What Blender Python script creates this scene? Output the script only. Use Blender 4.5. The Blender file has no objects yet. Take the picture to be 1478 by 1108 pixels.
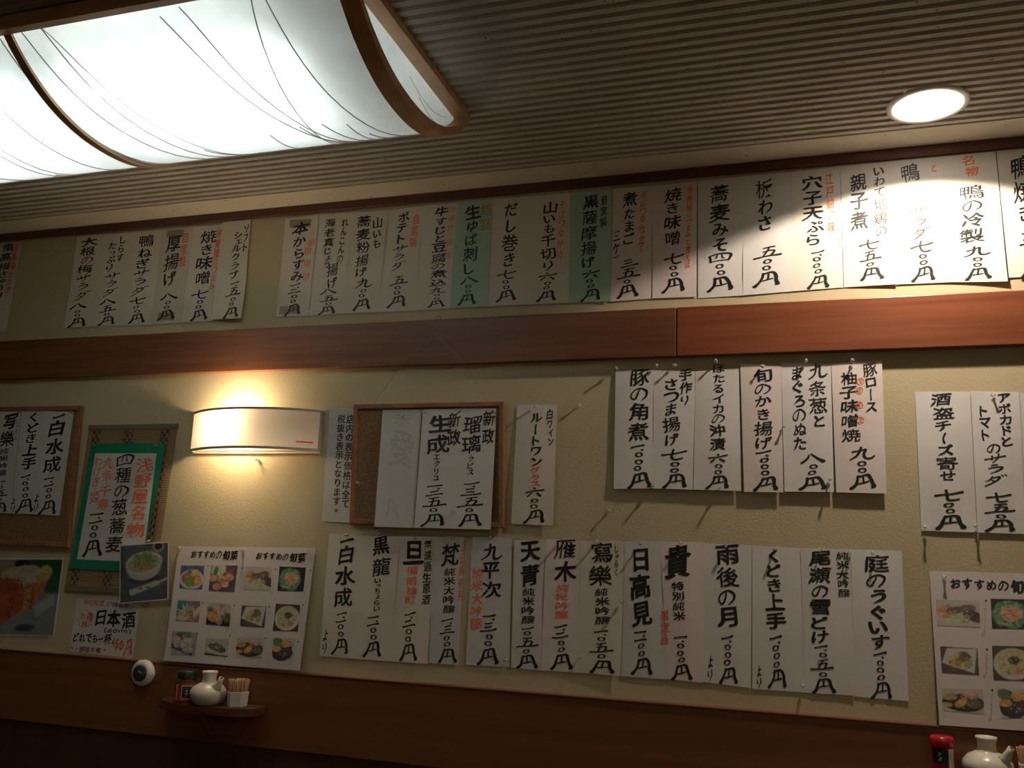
import bpy, bmesh, math, random
import numpy as np
from mathutils import Vector, Matrix
random.seed(7); rng = np.random.default_rng(7)
SC = bpy.context.scene; COL = SC.collection
PI = math.pi

# ------------------------------------------------------------------ camera, world, lights, exposure
W, H, F = 1478.0, 1108.0, 1302.3
YAW, PITCH, ROLL = -0.313278, 0.191703, 0.0358
CAM = np.array([0.0, -2.2, 1.3])
cy_, sy_, cx_, sx_, cz_, sz_ = math.cos(YAW), math.sin(YAW), math.cos(PITCH), math.sin(PITCH), math.cos(ROLL), math.sin(ROLL)
FWD = np.array([sy_*cx_, cy_*cx_, sx_]); RT = np.array([cy_, -sy_, 0.0]); UP = np.cross(RT, FWD)
RT2, UP2 = cz_*RT + sz_*UP, -sz_*RT + cz_*UP
cd = bpy.data.cameras.new('camera'); cam = bpy.data.objects.new('camera', cd); COL.objects.link(cam)
cd.sensor_fit = 'HORIZONTAL'; cd.sensor_width = 36; cd.lens = F*36/W; cd.clip_start = 0.02
m = Matrix(((RT2[0], UP2[0], -FWD[0], CAM[0]), (RT2[1], UP2[1], -FWD[1], CAM[1]), (RT2[2], UP2[2], -FWD[2], CAM[2]), (0, 0, 0, 1)))
cam.matrix_world = m; SC.camera = cam

wd = bpy.data.worlds.new('world'); SC.world = wd; wd.use_nodes = True
wd.node_tree.nodes['Background'].inputs[0].default_value = (1, .93, .8, 1)
wd.node_tree.nodes['Background'].inputs[1].default_value = 0.05
SC.view_settings.view_transform = 'Standard'; SC.view_settings.look = 'None'
SC.view_settings.exposure = 0.0; SC.view_settings.gamma = 1.0; SC.view_settings.use_curve_mapping = False
SC.cycles.max_bounces = 8; SC.cycles.sample_clamp_indirect = 4.0
SC.cycles.use_denoising = True

def light(name, kind, loc, energy, color, **kw):
    l = bpy.data.lights.new(name, kind); l.energy = energy; l.color = color
    for k, v in kw.items(): setattr(l, k, v)
    o = bpy.data.objects.new(name, l); o.location = loc; COL.objects.link(o); return o
# the recessed downlight by the wall, pointing straight down
light('downlight_beam', 'SPOT', (0.282, -0.215, 2.296), 34.0, (1.0, .82, .66), spot_size=math.radians(141), spot_blend=.16, shadow_soft_size=.018)
# unseen fill light, added behind the camera to brighten the wall
light('fill_light', 'AREA', (1.0, -3.4, 2.28), 12.0, (1.0, .87, .67), shape='RECTANGLE', size=1.4, size_y=.5)
TUBE_STRENGTH = 22.0
BULB_STRENGTH = 260.0

# ------------------------------------------------------------------ helpers
def pray(px, py):
    return RT2*((px-W/2)/F) + UP2*(-(py-H/2)/F) + FWD
def wall(px, py, y=0.0):
    """the point of the plane y (0 = the plaster wall) seen at a pixel of the photograph"""
    d = pray(px, py); return CAM + d*((y-CAM[1])/d[1])
def WX(p): q = wall(*p); return (float(q[0]), float(q[2]))

def mat(name, color, rough=.6, metal=0.0, spec=None, **kw):
    m = bpy.data.materials.new(name); m.use_nodes = True
    b = m.node_tree.nodes['Principled BSDF']
    b.inputs['Base Color'].default_value = (*color, 1); b.inputs['Roughness'].default_value = rough
    b.inputs['Metallic'].default_value = metal
    if spec is not None: b.inputs['Specular IOR Level'].default_value = spec
    for k, v in kw.items(): b.inputs[k.replace('_', ' ')].default_value = v
    return m
def N(m, t, **kw):
    n = m.node_tree.nodes.new(t)
    for k, v in kw.items(): setattr(n, k, v)
    return n
def L(m, a, b): m.node_tree.links.new(a, b)
def noise_mat(name, c1, c2, scale=(1, 1, 1), nscale=5, detail=4, rough=.6, bump=0.0, bscale=None, bdist=.002, spec=None, ramp=(.35, .65)):
    m = mat(name, c1, rough, spec=spec); b = m.node_tree.nodes['Principled BSDF']
    tc = N(m, 'ShaderNodeTexCoord'); mp = N(m, 'ShaderNodeMapping'); mp.inputs['Scale'].default_value = scale
    geo = N(m, 'ShaderNodeNewGeometry'); L(m, geo.outputs['Position'], mp.inputs['Vector'])
    n = N(m, 'ShaderNodeTexNoise'); n.inputs['Scale'].default_value = nscale; n.inputs['Detail'].default_value = detail
    L(m, mp.outputs[0], n.inputs['Vector'])
    r = N(m, 'ShaderNodeValToRGB'); r.color_ramp.elements[0].color = (*c1, 1); r.color_ramp.elements[1].color = (*c2, 1)
    r.color_ramp.elements[0].position, r.color_ramp.elements[1].position = ramp
    L(m, n.outputs['Fac'], r.inputs['Fac']); L(m, r.outputs[0], b.inputs['Base Color'])
    if bump:
        n2 = N(m, 'ShaderNodeTexNoise'); n2.inputs['Scale'].default_value = bscale or nscale*6; n2.inputs['Detail'].default_value = 5
        L(m, mp.outputs[0], n2.inputs['Vector'])
        bp = N(m, 'ShaderNodeBump'); bp.inputs['Strength'].default_value = bump; bp.inputs['Distance'].default_value = bdist
        L(m, n2.outputs['Fac'], bp.inputs['Height']); L(m, bp.outputs[0], b.inputs['Normal'])
    return m

class MB:
    def __init__(s): s.v = []; s.f = []
    def add(s, vs, fs):
        o = len(s.v); s.v += [tuple(map(float, p)) for p in vs]; s.f += [tuple(i+o for i in f) for f in fs]; return s
    def box(s, x0, x1, y0, y1, z0, z1):
        return s.add([(x0,y0,z0),(x1,y0,z0),(x1,y1,z0),(x0,y1,z0),(x0,y0,z1),(x1,y0,z1),(x1,y1,z1),(x0,y1,z1)],
                     [(0,3,2,1),(4,5,6,7),(0,1,5,4),(1,2,6,5),(2,3,7,6),(3,0,4,7)])
    def quadbox(s, q, y0, y1):
        """a board whose face is the quad q of (x,z) points, from depth y0 to y1"""
        vs = [(x, y0, z) for x, z in q] + [(x, y1, z) for x, z in q]
        return s.add(vs, [(0,1,2,3), (7,6,5,4), (0,4,5,1), (1,5,6,2), (2,6,7,3), (3,7,4,0)])
    def lathe(s, prof, c, n=24, axis='z', cap=True):
        vs = []; k = len(prof)
        for i in range(n):
            a = 2*PI*i/n
            for r, h in prof:
                p = (r*math.cos(a), r*math.sin(a), h)
                if axis == 'y': p = (p[0], -p[2], p[1])
                vs.append((c[0]+p[0], c[1]+p[1], c[2]+p[2]))
        fs = [(i*k+j, ((i+1)%n)*k+j, ((i+1)%n)*k+j+1, i*k+j+1) for i in range(n) for j in range(k-1)]
        if cap:
            if prof[0][0] > 1e-6: fs.append(tuple(i*k for i in range(n))[::-1])
            if prof[-1][0] > 1e-6: fs.append(tuple(i*k+k-1 for i in range(n)))
        return s.add(vs, fs)
    def tube(s, pts, r, n=8, closed=False):
        pts = [Vector(p) for p in pts]; m = len(pts); vs = []; fs = []
        rr = r if hasattr(r, '__len__') else [r]*m
        nx = None
        for i, p in enumerate(pts):
            t = (pts[(i+1) % m if closed else min(i+1, m-1)] - pts[(i-1) % m if closed else max(i-1, 0)]).normalized()
            if nx is None: nx = t.orthogonal().normalized()
            nx = (nx - t*nx.dot(t)).normalized(); ny = t.cross(nx)
            for k in range(n):
                a = 2*PI*k/n; vs.append(p + nx*math.cos(a)*rr[i] + ny*math.sin(a)*rr[i])
        for i in range(m if closed else m-1):
            j = (i+1) % m
            for k in range(n): fs.append((i*n+k, i*n+(k+1)%n, j*n+(k+1)%n, j*n+k))
        if not closed: fs.append(tuple(range(n))[::-1]); fs.append(tuple((m-1)*n+k for k in range(n)))
        return s.add(vs, fs)
    def mesh(s, name, origin=(0, 0, 0), smooth=False, fix=True):
        me = bpy.data.meshes.new(name); o = origin
        me.from_pydata([(x-o[0], y-o[1], z-o[2]) for x, y, z in s.v], [], s.f); me.update()
        if fix:
            bm = bmesh.new(); bm.from_mesh(me); bmesh.ops.recalc_face_normals(bm, faces=bm.faces); bm.to_mesh(me); bm.free()
        if smooth:
            for p in me.polygons: p.use_smooth = True
        return me
def meta(o, label=None, cat=None, group=None, kind=None):
    for k, v in (('label', label), ('category', cat), ('group', group), ('kind', kind)):
        if v: o[k] = v
    return o
def link(name, me, mt, parent=None, origin=(0, 0, 0)):
    o = bpy.data.objects.new(name, me)
    if mt: me.materials.clear(); me.materials.append(mt)
    COL.objects.link(o)
    if parent is not None: o.parent = parent
    else: o.location = origin
    return o
def obj(name, mb, mt, parent=None, origin=(0, 0, 0), smooth=False, bevel=0, **kw):
    if parent is not None: origin = parent.get('_o', origin)
    o = link(name, mb.mesh(name, origin, smooth), mt, parent, origin)
    if parent is None: o['_o'] = tuple(origin)
    else: o['_o'] = tuple(origin)
    if bevel:
        b = o.modifiers.new('b', 'BEVEL'); b.width = bevel; b.segments = 2; b.limit_method = 'ANGLE'
    return meta(o, **kw)
def thing(name, loc, **kw):
    o = bpy.data.objects.new(name, None); o.location = loc; o.empty_display_size = .02; COL.objects.link(o); o['_o'] = tuple(loc)
    return meta(o, **kw)

# ------------------------------------------------------------------ materials
M = {}
M['plaster'] = noise_mat('plaster', (.54, .46, .285), (.60, .515, .33), nscale=3.5, rough=.85, bump=.4, bscale=170, bdist=.0015, detail=6)
M['ceiling'] = noise_mat('ceiling_panel', (.40, .38, .33), (.46, .435, .38), nscale=8, rough=.95, bump=.5, bscale=110, bdist=.002)
M['border'] = noise_mat('ceiling_border', (.56, .52, .42), (.62, .58, .47), nscale=6, rough=.95, bump=.3, bscale=90, bdist=.002)
M['pit'] = mat('pit', (.06, .055, .045), .95)
M['wood'] = noise_mat('red_brown_wood', (.145, .056, .025), (.205, .080, .035), scale=(.6, 6, 14), nscale=6, rough=.38, detail=8, bump=.05, bscale=20, bdist=.001)
M['wood2'] = noise_mat('redder_wood', (.185, .054, .021), (.25, .076, .029), scale=(.6, 6, 14), nscale=5, rough=.38, detail=8)
M['woodlow'] = noise_mat('dark_red_brown_wood', (.160, .058, .020), (.210, .077, .027), scale=(.5, 5, 9), nscale=4, rough=.42, detail=8)
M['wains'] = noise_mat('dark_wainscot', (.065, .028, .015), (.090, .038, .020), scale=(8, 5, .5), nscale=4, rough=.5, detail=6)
M['shelfwood'] = noise_mat('dark_shelf_wood', (.075, .024, .010), (.11, .036, .015), scale=(1, 5, 9), nscale=6, rough=.4, detail=6)
M['trim'] = noise_mat('dark_trim_wood', (.085, .026, .018), (.115, .035, .022), scale=(.5, 5, 14), nscale=5, rough=.45)
M['frame'] = noise_mat('oak_brown_frame', (.25, .105, .045), (.33, .145, .065), scale=(3, 3, 3), nscale=9, rough=.5)
M['cork'] = noise_mat('cork', (.16, .085, .035), (.30, .17, .075), nscale=260, rough=.95, detail=3, bump=.4, bscale=240, bdist=.001)
M['lampwood'] = noise_mat('lamp_wood', (.44, .25, .125), (.54, .33, .17), scale=(4, 4, 4), nscale=5, rough=.45)
M['floor'] = noise_mat('floor_tile', (.10, .07, .05), (.13, .09, .06), nscale=4, rough=.6)
M['ink'] = mat('black_ink', (.012, .011, .012), .5)
M['red'] = mat('orange_red_ink', (.90, .19, .07), .6)
M['crimson'] = mat('red_marker', (.75, .12, .08), .6)
M['ochre'] = mat('ochre_ink', (.50, .25, .08), .6)
M['ghost'] = mat('ink_showing_through', (.56, .56, .54), .8)
def paper(name, c):
    m = noise_mat(name, c, tuple(x*1.05 for x in c), nscale=9, rough=.75, bump=.5, bscale=22, bdist=.0015)
    b = m.node_tree.nodes['Principled BSDF']; b.inputs['Specular IOR Level'].default_value = .25
    return m
M['p_white'] = paper('white_paper', (.74, .73, .70)); M['p_cream'] = paper('cream_paper', (.76, .71, .62))
M['p_pink'] = paper('pinkish_white_paper', (.78, .70, .66)); M['p_grey'] = paper('greyish_paper', (.66, .66, .63))
M['p_menu'] = paper('printer_paper', (.62, .57, .55)); M['p_mint'] = paper('mint_paper', (.42, .60, .47)); M['p_green'] = paper('green_card', (.012, .20, .105))
M['p_dull'] = paper('yellowed_paper', (.68, .64, .54))
M['tape'] = mat('brown_tape', (.36, .29, .18), .4)
M['metal'] = mat('brushed_metal', (.55, .50, .43), .45, .35)
M['ceramic'] = noise_mat('cream_ceramic', (.62, .58, .48), (.72, .68, .57), nscale=25, rough=.28, bump=.1, bscale=60, bdist=.001)
M['whiteceramic'] = mat('white_ceramic', (.70, .70, .66), .3)
M['pick'] = noise_mat('toothpick_wood', (.50, .31, .16), (.62, .42, .24), nscale=60, rough=.7)
M['darkcap'] = mat('black_plastic', (.015, .02, .018), .35)
M['redlabel'] = mat('red_label', (.45, .02, .02), .35)
M['greenlabel'] = mat('green_label', (.03, .09, .04), .35)
M['redplastic'] = mat('red_plastic', (.42, .015, .02), .25)
M['spice'] = mat('spice_in_glass', (.22, .05, .02), .2)
M['puckwhite'] = mat('white_plastic', (.70, .69, .64), .35)
M['puckdark'] = mat('dark_grey_plastic', (.035, .045, .045), .8)
M['puckgrey'] = mat('grey_plastic', (.05, .06, .06), .8)
M['pin'] = mat('clear_plastic', (.92, .92, .90), .08, Transmission_Weight=.75, IOR=1.49)
M['pinyellow'] = mat('yellow_plastic', (.55, .36, .03), .3)
M['brass'] = mat('dark_brass', (.20, .13, .05), .35, .9)
M['thread'] = mat('nylon_thread', (.35, .25, .16), .5)
M['white_print'] = mat('white_print', (.75, .74, .70), .5)

# ------------------------------------------------------------------ the setting
CZ = 2.300                                              # ceiling height
XL, XR, YF = -4.6, 2.4, -4.6
obj('wall_back', MB().box(XL, XR, 0, .1, 0, CZ+.1), M['plaster'], kind='structure')
obj('wall_left', MB().box(XL-.1, XL, YF, .1, 0, CZ+.1), M['plaster'], kind='structure')
obj('wall_right', MB().box(XR, XR+.1, YF, .1, 0, CZ+.1), M['plaster'], kind='structure')
obj('wall_front', MB().box(XL-.1, XR+.1, YF-.1, YF, 0, CZ+.1), M['plaster'], kind='structure')
obj('floor', MB().box(XL-.1, XR+.1, YF-.1, .1, -.1, 0), M['floor'], kind='structure')

# ribbed ceiling: flat-bottomed ribs running along the wall, 29 mm pitch, shallow grooves between
def ceiling():
    prof = []; y = -.106
    pitch = .0288
    while y > YF:
        a = y
        prof += [(a, CZ+.0055), (a-.0035, CZ), (a-.0185, CZ-.0004), (a-.0212, CZ+.0062), (a-.0270, CZ+.0070)]
        y -= pitch
    xs = np.concatenate([[XL], np.linspace(-3.2, 1.2, 45), [XR]])
    b = MB(); k = len(prof)
    vs = [(x, p[0], p[1]) for x in xs for p in prof]
    fs = [(i*k+j, (i+1)*k+j, (i+1)*k+j+1, i*k+j+1) for i in range(len(xs)-1) for j in range(k-1)]
    b.add(vs, fs)
    # closed top so that it is a slab with depth
    o0 = len(b.v)
    b.add([(XL, -.106, CZ+.04), (XR, -.106, CZ+.04), (XR, prof[-1][0], CZ+.04), (XL, prof[-1][0], CZ+.04)], [(0, 1, 2, 3)])
    me = b.mesh('ceiling', fix=False)
    o = link('ceiling', me, M['ceiling']); meta(o, kind='structure')
    # the hole for the downlight
    bm = bmesh.new(); bm.from_mesh(me)
    cx, cy, r = .282, -.215, .076
    for k in range(20):
        a = 2*PI*k/20; nrm = (math.cos(a), math.sin(a), 0); p = (cx+r*nrm[0], cy+r*nrm[1], 0)
        near = [f for f in bm.faces if (Vector((f.calc_center_median().x-cx, f.calc_center_median().y-cy, 0)).length < .16 and f.calc_center_median().z < CZ+.02)]
        geom = set(near)
        for f in near: geom.update(f.edges); geom.update(f.verts)
        bmesh.ops.bisect_plane(bm, geom=list(geom), plane_co=p, plane_no=nrm)
    kill = [f for f in bm.faces if math.hypot(f.calc_center_median().x-cx, f.calc_center_median().y-cy) < r*.99 and f.calc_center_median().z < CZ+.02]
    bmesh.ops.delete(bm, geom=kill, context='FACES')
    bm.to_mesh(me); bm.free()
    # small worm-holes of the mineral-fibre panels
    pits = MB()
    for _ in range(900):
        x = random.uniform(-2.9, 1.1); yy = random.uniform(-1.25, -.012); w = random.uniform(.001, .003); l = w*random.uniform(.8, 2.2)
        n = 6; a0 = random.uniform(0, PI)
        pit_z = CZ-.0009 if yy < -.106 else CZ-.0026
        if yy < -.106:
            ph = ((-.106-yy) % pitch)
            if ph > .0165 or ph < .005: continue
        pits.add([(x+l*math.cos(2*PI*k/n)*random.uniform(.6, 1), yy+w*math.sin(2*PI*k/n)*random.uniform(.6, 1), pit_z) for k in range(n)], [tuple(range(n))])
    p = link('panel_pits', pits.mesh('panel_pits', fix=False), M['pit'], o); p['kind'] = 'stuff'
ceiling()
obj('trim_1', MB().box(XL, XR, -.106, 0, CZ-.002, CZ+.04), M['border'], kind='structure')
obj('trim_2', MB().box(XL, XR, -.014, 0, 2.274, CZ-.0025), M['trim'], kind='structure', bevel=.002)
# the wooden picture rail: boards end to end
rail = thing('trim_3', (0, 0, 1.865), kind='structure')
seam = float(wall(978, 478)[0])
for i, (a, b_) in enumerate([(XL, -2.9), (-2.899, seam-.0006), (seam+.0006, XR)]):
    obj('rail_board', MB().box(a, b_, -.018-(i == 2)*.0012, 0, 1.8035, 1.929), M['wood2' if i == 2 else 'wood'], rail, bevel=.0025)
# dado: top ledge, broad board, wainscot planks below
dado = thing('trim_4', (0, 0, .9), kind='structure')
obj('dado_board', MB().box(XL, XR, -.020, 0, .795, .984), M['woodlow'], dado, bevel=.002)
obj('dado_ledge', MB().box(XL, XR, -.023, 0, .9845, .9885), M['wood'], dado, bevel=.001)
wsc = thing('trim_5', (0, 0, .4), kind='structure')
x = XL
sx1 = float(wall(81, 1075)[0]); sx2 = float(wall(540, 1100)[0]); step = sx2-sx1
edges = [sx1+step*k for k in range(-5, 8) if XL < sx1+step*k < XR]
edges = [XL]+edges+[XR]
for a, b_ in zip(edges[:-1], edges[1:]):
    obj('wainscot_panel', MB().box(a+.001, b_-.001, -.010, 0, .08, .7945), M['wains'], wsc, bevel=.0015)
obj('baseboard_back', MB().box(XL, XR, -.018, 0, 0, .079), M['woodlow'], kind='structure')

# ------------------------------------------------------------------ brush lettering
def curve_mesh(loops):
    cu = bpy.data.curves.new('g', 'CURVE'); cu.dimensions = '2D'; cu.fill_mode = 'BOTH'
    for lp in loops:
        s = cu.splines.new('POLY'); s.points.add(len(lp)-1); s.use_cyclic_u = True
        for i, p in enumerate(lp): s.points[i].co = (p[0], p[1], 0, 1)
    ob = bpy.data.objects.new('g', cu); me = bpy.data.meshes.new_from_object(ob)
    v = np.array([(q.co.x, q.co.y) for q in me.vertices]).reshape(-1, 2); f = [tuple(p.vertices) for p in me.polygons]
    bpy.data.objects.remove(ob); bpy.data.curves.remove(cu); bpy.data.meshes.remove(me)
    return v, f
def font_loops(ch):
    cu = bpy.data.curves.new('t', 'FONT'); cu.body = ch; cu.resolution_u = 3
    ob = bpy.data.objects.new('t', cu); me = bpy.data.meshes.new_from_object(ob)
    v = [(q.co.x, q.co.y) for q in me.vertices]; he = {}
    # weld coincident points
    key = {}; idx = []
    for p in v:
        k = (round(p[0], 5), round(p[1], 5)); idx.append(key.setdefault(k, len(key)))
    pts = list(key.keys())
    for p in me.polygons:
        vs = [idx[i] for i in p.vertices]
        ar = sum(pts[vs[i]][0]*pts[vs[(i+1) % len(vs)]][1]-pts[vs[(i+1) % len(vs)]][0]*pts[vs[i]][1] for i in range(len(vs)))
        if abs(ar) < 1e-9: continue
        if ar < 0: vs = vs[::-1]
        for i in range(len(vs)): he[(vs[i], vs[(i+1) % len(vs)])] = 1
    nxt = {}
    for (a, b) in he:
        if (b, a) not in he: nxt.setdefault(a, []).append(b)
    loops = []
    while nxt:
        s = next(iter(nxt)); lp = [s]; c = s
        while True:
            if c not in nxt: break
            n = nxt[c].pop()
            if not nxt[c]: del nxt[c]
            if n == s: break
            lp.append(n); c = n
        if len(lp) > 2: loops.append(np.array([pts[i] for i in lp], float))
    bpy.data.objects.remove(ob); bpy.data.curves.remove(cu); bpy.data.meshes.remove(me)
    return loops
def brushify(loops, bold, print_=False):
    tot = sum(len(l) for l in loops); k = 1.0 if tot < 60 else (.75 if tot < 95 else .45)
    wx, wy = .036*bold*k, .015*bold*k
    out = []
    for P in loops:
        # tidy collinear points
        P = np.array([p for i, p in enumerate(P) if np.linalg.norm(p-P[i-1]) > 1e-4]); n = len(P)
        if n < 3: continue
        Q = []; skip = set()
        if not print_:
            i = 0
            rep = {}
            for i in range(n):
                a, b = P[i], P[(i+1) % n]; pa, nb = P[i-1], P[(i+2) % n]
                e = b-a; Ln = np.linalg.norm(e)
                if not (.035 < Ln < .115): continue
                e /= Ln; e0 = a-pa; l0 = np.linalg.norm(e0); e0 = e0/max(l0, 1e-9); e1 = nb-b; l1 = np.linalg.norm(e1); e1 = e1/max(l1, 1e-9)
                if min(l0, l1) < .04 or i in skip or (i-1) % n in rep: continue
                if e0[0]*e[1]-e0[1]*e[0] < .7 or e[0]*e1[1]-e[1]*e1[0] < .7: continue
                d = np.array([e[1], -e[0]]); mid = (a+b)/2
                if d[1] < -.3 and d[0] < -.3:   r = [mid+d*.10+np.array([0, .01])]
                elif d[1] < -.3 and d[0] > .3:  r = [a+(a-mid)*.35, mid+d*.075, b+(b-mid)*.35]
                elif d[1] < -.8:                r = [mid+(a-mid)*.6, mid+d*.03, mid+(b-mid)*.5]
                elif d[1] > .7:                 r = [mid+(a-mid)*1.05-d*.025, mid+(b-mid)*1.35+d*.02]
                elif d[0] < -.7:                r = [mid+(a-mid)*1.45+d*.02, mid+(b-mid)*.9-d*.02]
                else:                           r = [mid+(a-mid)*1.5-d*.01, mid+d*.035, mid+(b-mid)*1.3-d*.03]
                rep[i] = r; skip.add((i+1) % n)
            for i in range(n):
                if i in rep: Q += rep[i]
                elif i in skip: continue
                else: Q.append(P[i])
            Q = np.array(Q)
        else: Q = P
        n = len(Q)
        # slanted-nib thickening
        R_ = []
        for i in range(n):
            t0 = Q[i]-Q[i-1]; t1 = Q[(i+1) % n]-Q[i]
            t0 = t0/max(np.linalg.norm(t0), 1e-9); t1 = t1/max(np.linalg.norm(t1), 1e-9)
            t = t0+t1; l = np.linalg.norm(t)
            t = t1 if l < .3 else t/l
            nn = np.array([t[1], -t[0]])
            R_.append(Q[i]+nn*math.hypot(wx*nn[0], wy*nn[1])/1.0)
        Q = R_
        ar0 = sum(P[i-1][0]*P[i][1]-P[i][0]*P[i-1][1] for i in range(len(P))); ar1 = sum(Q[i-1][0]*Q[i][1]-Q[i][0]*Q[i-1][1] for i in range(n))
        if ar0*ar1 <= 0 or (ar0 < 0 and abs(ar1) < .0006): continue
        if not print_:     # round the corners
            S = []
            for i in range(n):
                p, a, b = Q[i], Q[i-1], Q[(i+1) % n]; u = a-p; w = b-p; lu, lw = np.linalg.norm(u), np.linalg.norm(w)
                if lu < 1e-6 or lw < 1e-6: continue
                cr = abs(u[0]*w[1]-u[1]*w[0])/(lu*lw)
                if cr > .5: S += [p+u/lu*min(lu*.33, .014), p+w/lw*min(lw*.33, .014)]
                else: S.append(p)
            Q = S
        out.append(Q)
    return out
def area(P):
    P = np.asarray(P); x, y = P[:, 0], P[:, 1]; return .5*float(np.sum(np.roll(x, 1)*y-x*np.roll(y, 1)))
def inside(p, P):
    r = False; n = len(P)
    for i in range(n):
        a, b = P[i-1], P[i]
        if (a[1] > p[1]) != (b[1] > p[1]) and p[0] < (b[0]-a[0])*(p[1]-a[1])/(b[1]-a[1])+a[0]: r = not r
    return r
def fill_loops(loops):
    outs = [l for l in loops if area(l) > 0]; holes = [l for l in loops if area(l) < 0]
    V, Fc = [], []
    for o in outs:
        mine = [h for h in holes if inside(h[0], o)]
        v, f = curve_mesh([o]+mine); k = len(V)
        want = area(o)+sum(area(h) for h in mine); got = sum(abs(area([v[i] for i in q])) for q in f)
        if not (.97*want < got < 1.03*want): BAD.append((round(want, 4), round(got, 4)))
        V += [tuple(p) for p in v]; Fc += [tuple(i+k for i in q) for q in f]
    return np.array(V).reshape(-1, 2), Fc
BAD = []
def ribbon(strokes):
    """hand-laid brush strokes: each a list of (x, y, width), swelling and tapering"""
    V, Fc = [], []
    for st in strokes:
        st = np.array(st, float); n = len(st); pts = []
        for i in range(n-1):
            p0, p1, p2, p3 = st[max(i-1, 0)], st[i], st[i+1], st[min(i+2, n-1)]
            m = 6 if n > 2 else 4
            for k in range(m):
                t = k/m; pts.append(.5*((2*p1)+(-p0+p2)*t+(2*p0-5*p1+4*p2-p3)*t*t+(-p0+3*p1-3*p2+p3)*t**3))
        pts.append(st[-1]); pts = np.array(pts)
        t = np.gradient(pts[:, :2], axis=0); t /= np.maximum(np.linalg.norm(t, axis=1, keepdims=True), 1e-9)
        nn = np.stack([-t[:, 1], t[:, 0]], 1); w = np.maximum(pts[:, 2:3], .02)/2
        a = pts[:, :2]+nn*w; b = pts[:, :2]-nn*w; o = len(V); m = len(pts)
        s0 = pts[0, :2]-t[0]*w[0]*.55; e0 = pts[-1, :2]+t[-1]*w[-1]*.6
        V += [tuple(q) for q in a]+[tuple(q) for q in b]+[tuple(s0), tuple(e0)]
        for i in range(m-1): Fc.append((o+i, o+m+i, o+m+i+1, o+i+1))
        Fc.append((o, o+2*m, o+m)); Fc.append((o+m-1, o+2*m-1, o+2*m+1))
    return np.array(V), Fc
def ring(rx, ry, w, cx=0, cy=0, n=12):
    return [(cx+rx*math.cos(2*PI*k/n+1.9), cy+ry*math.sin(2*PI*k/n+1.9), w*(1+.25*math.sin(k*.9))) for k in range(n+1)]
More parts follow.
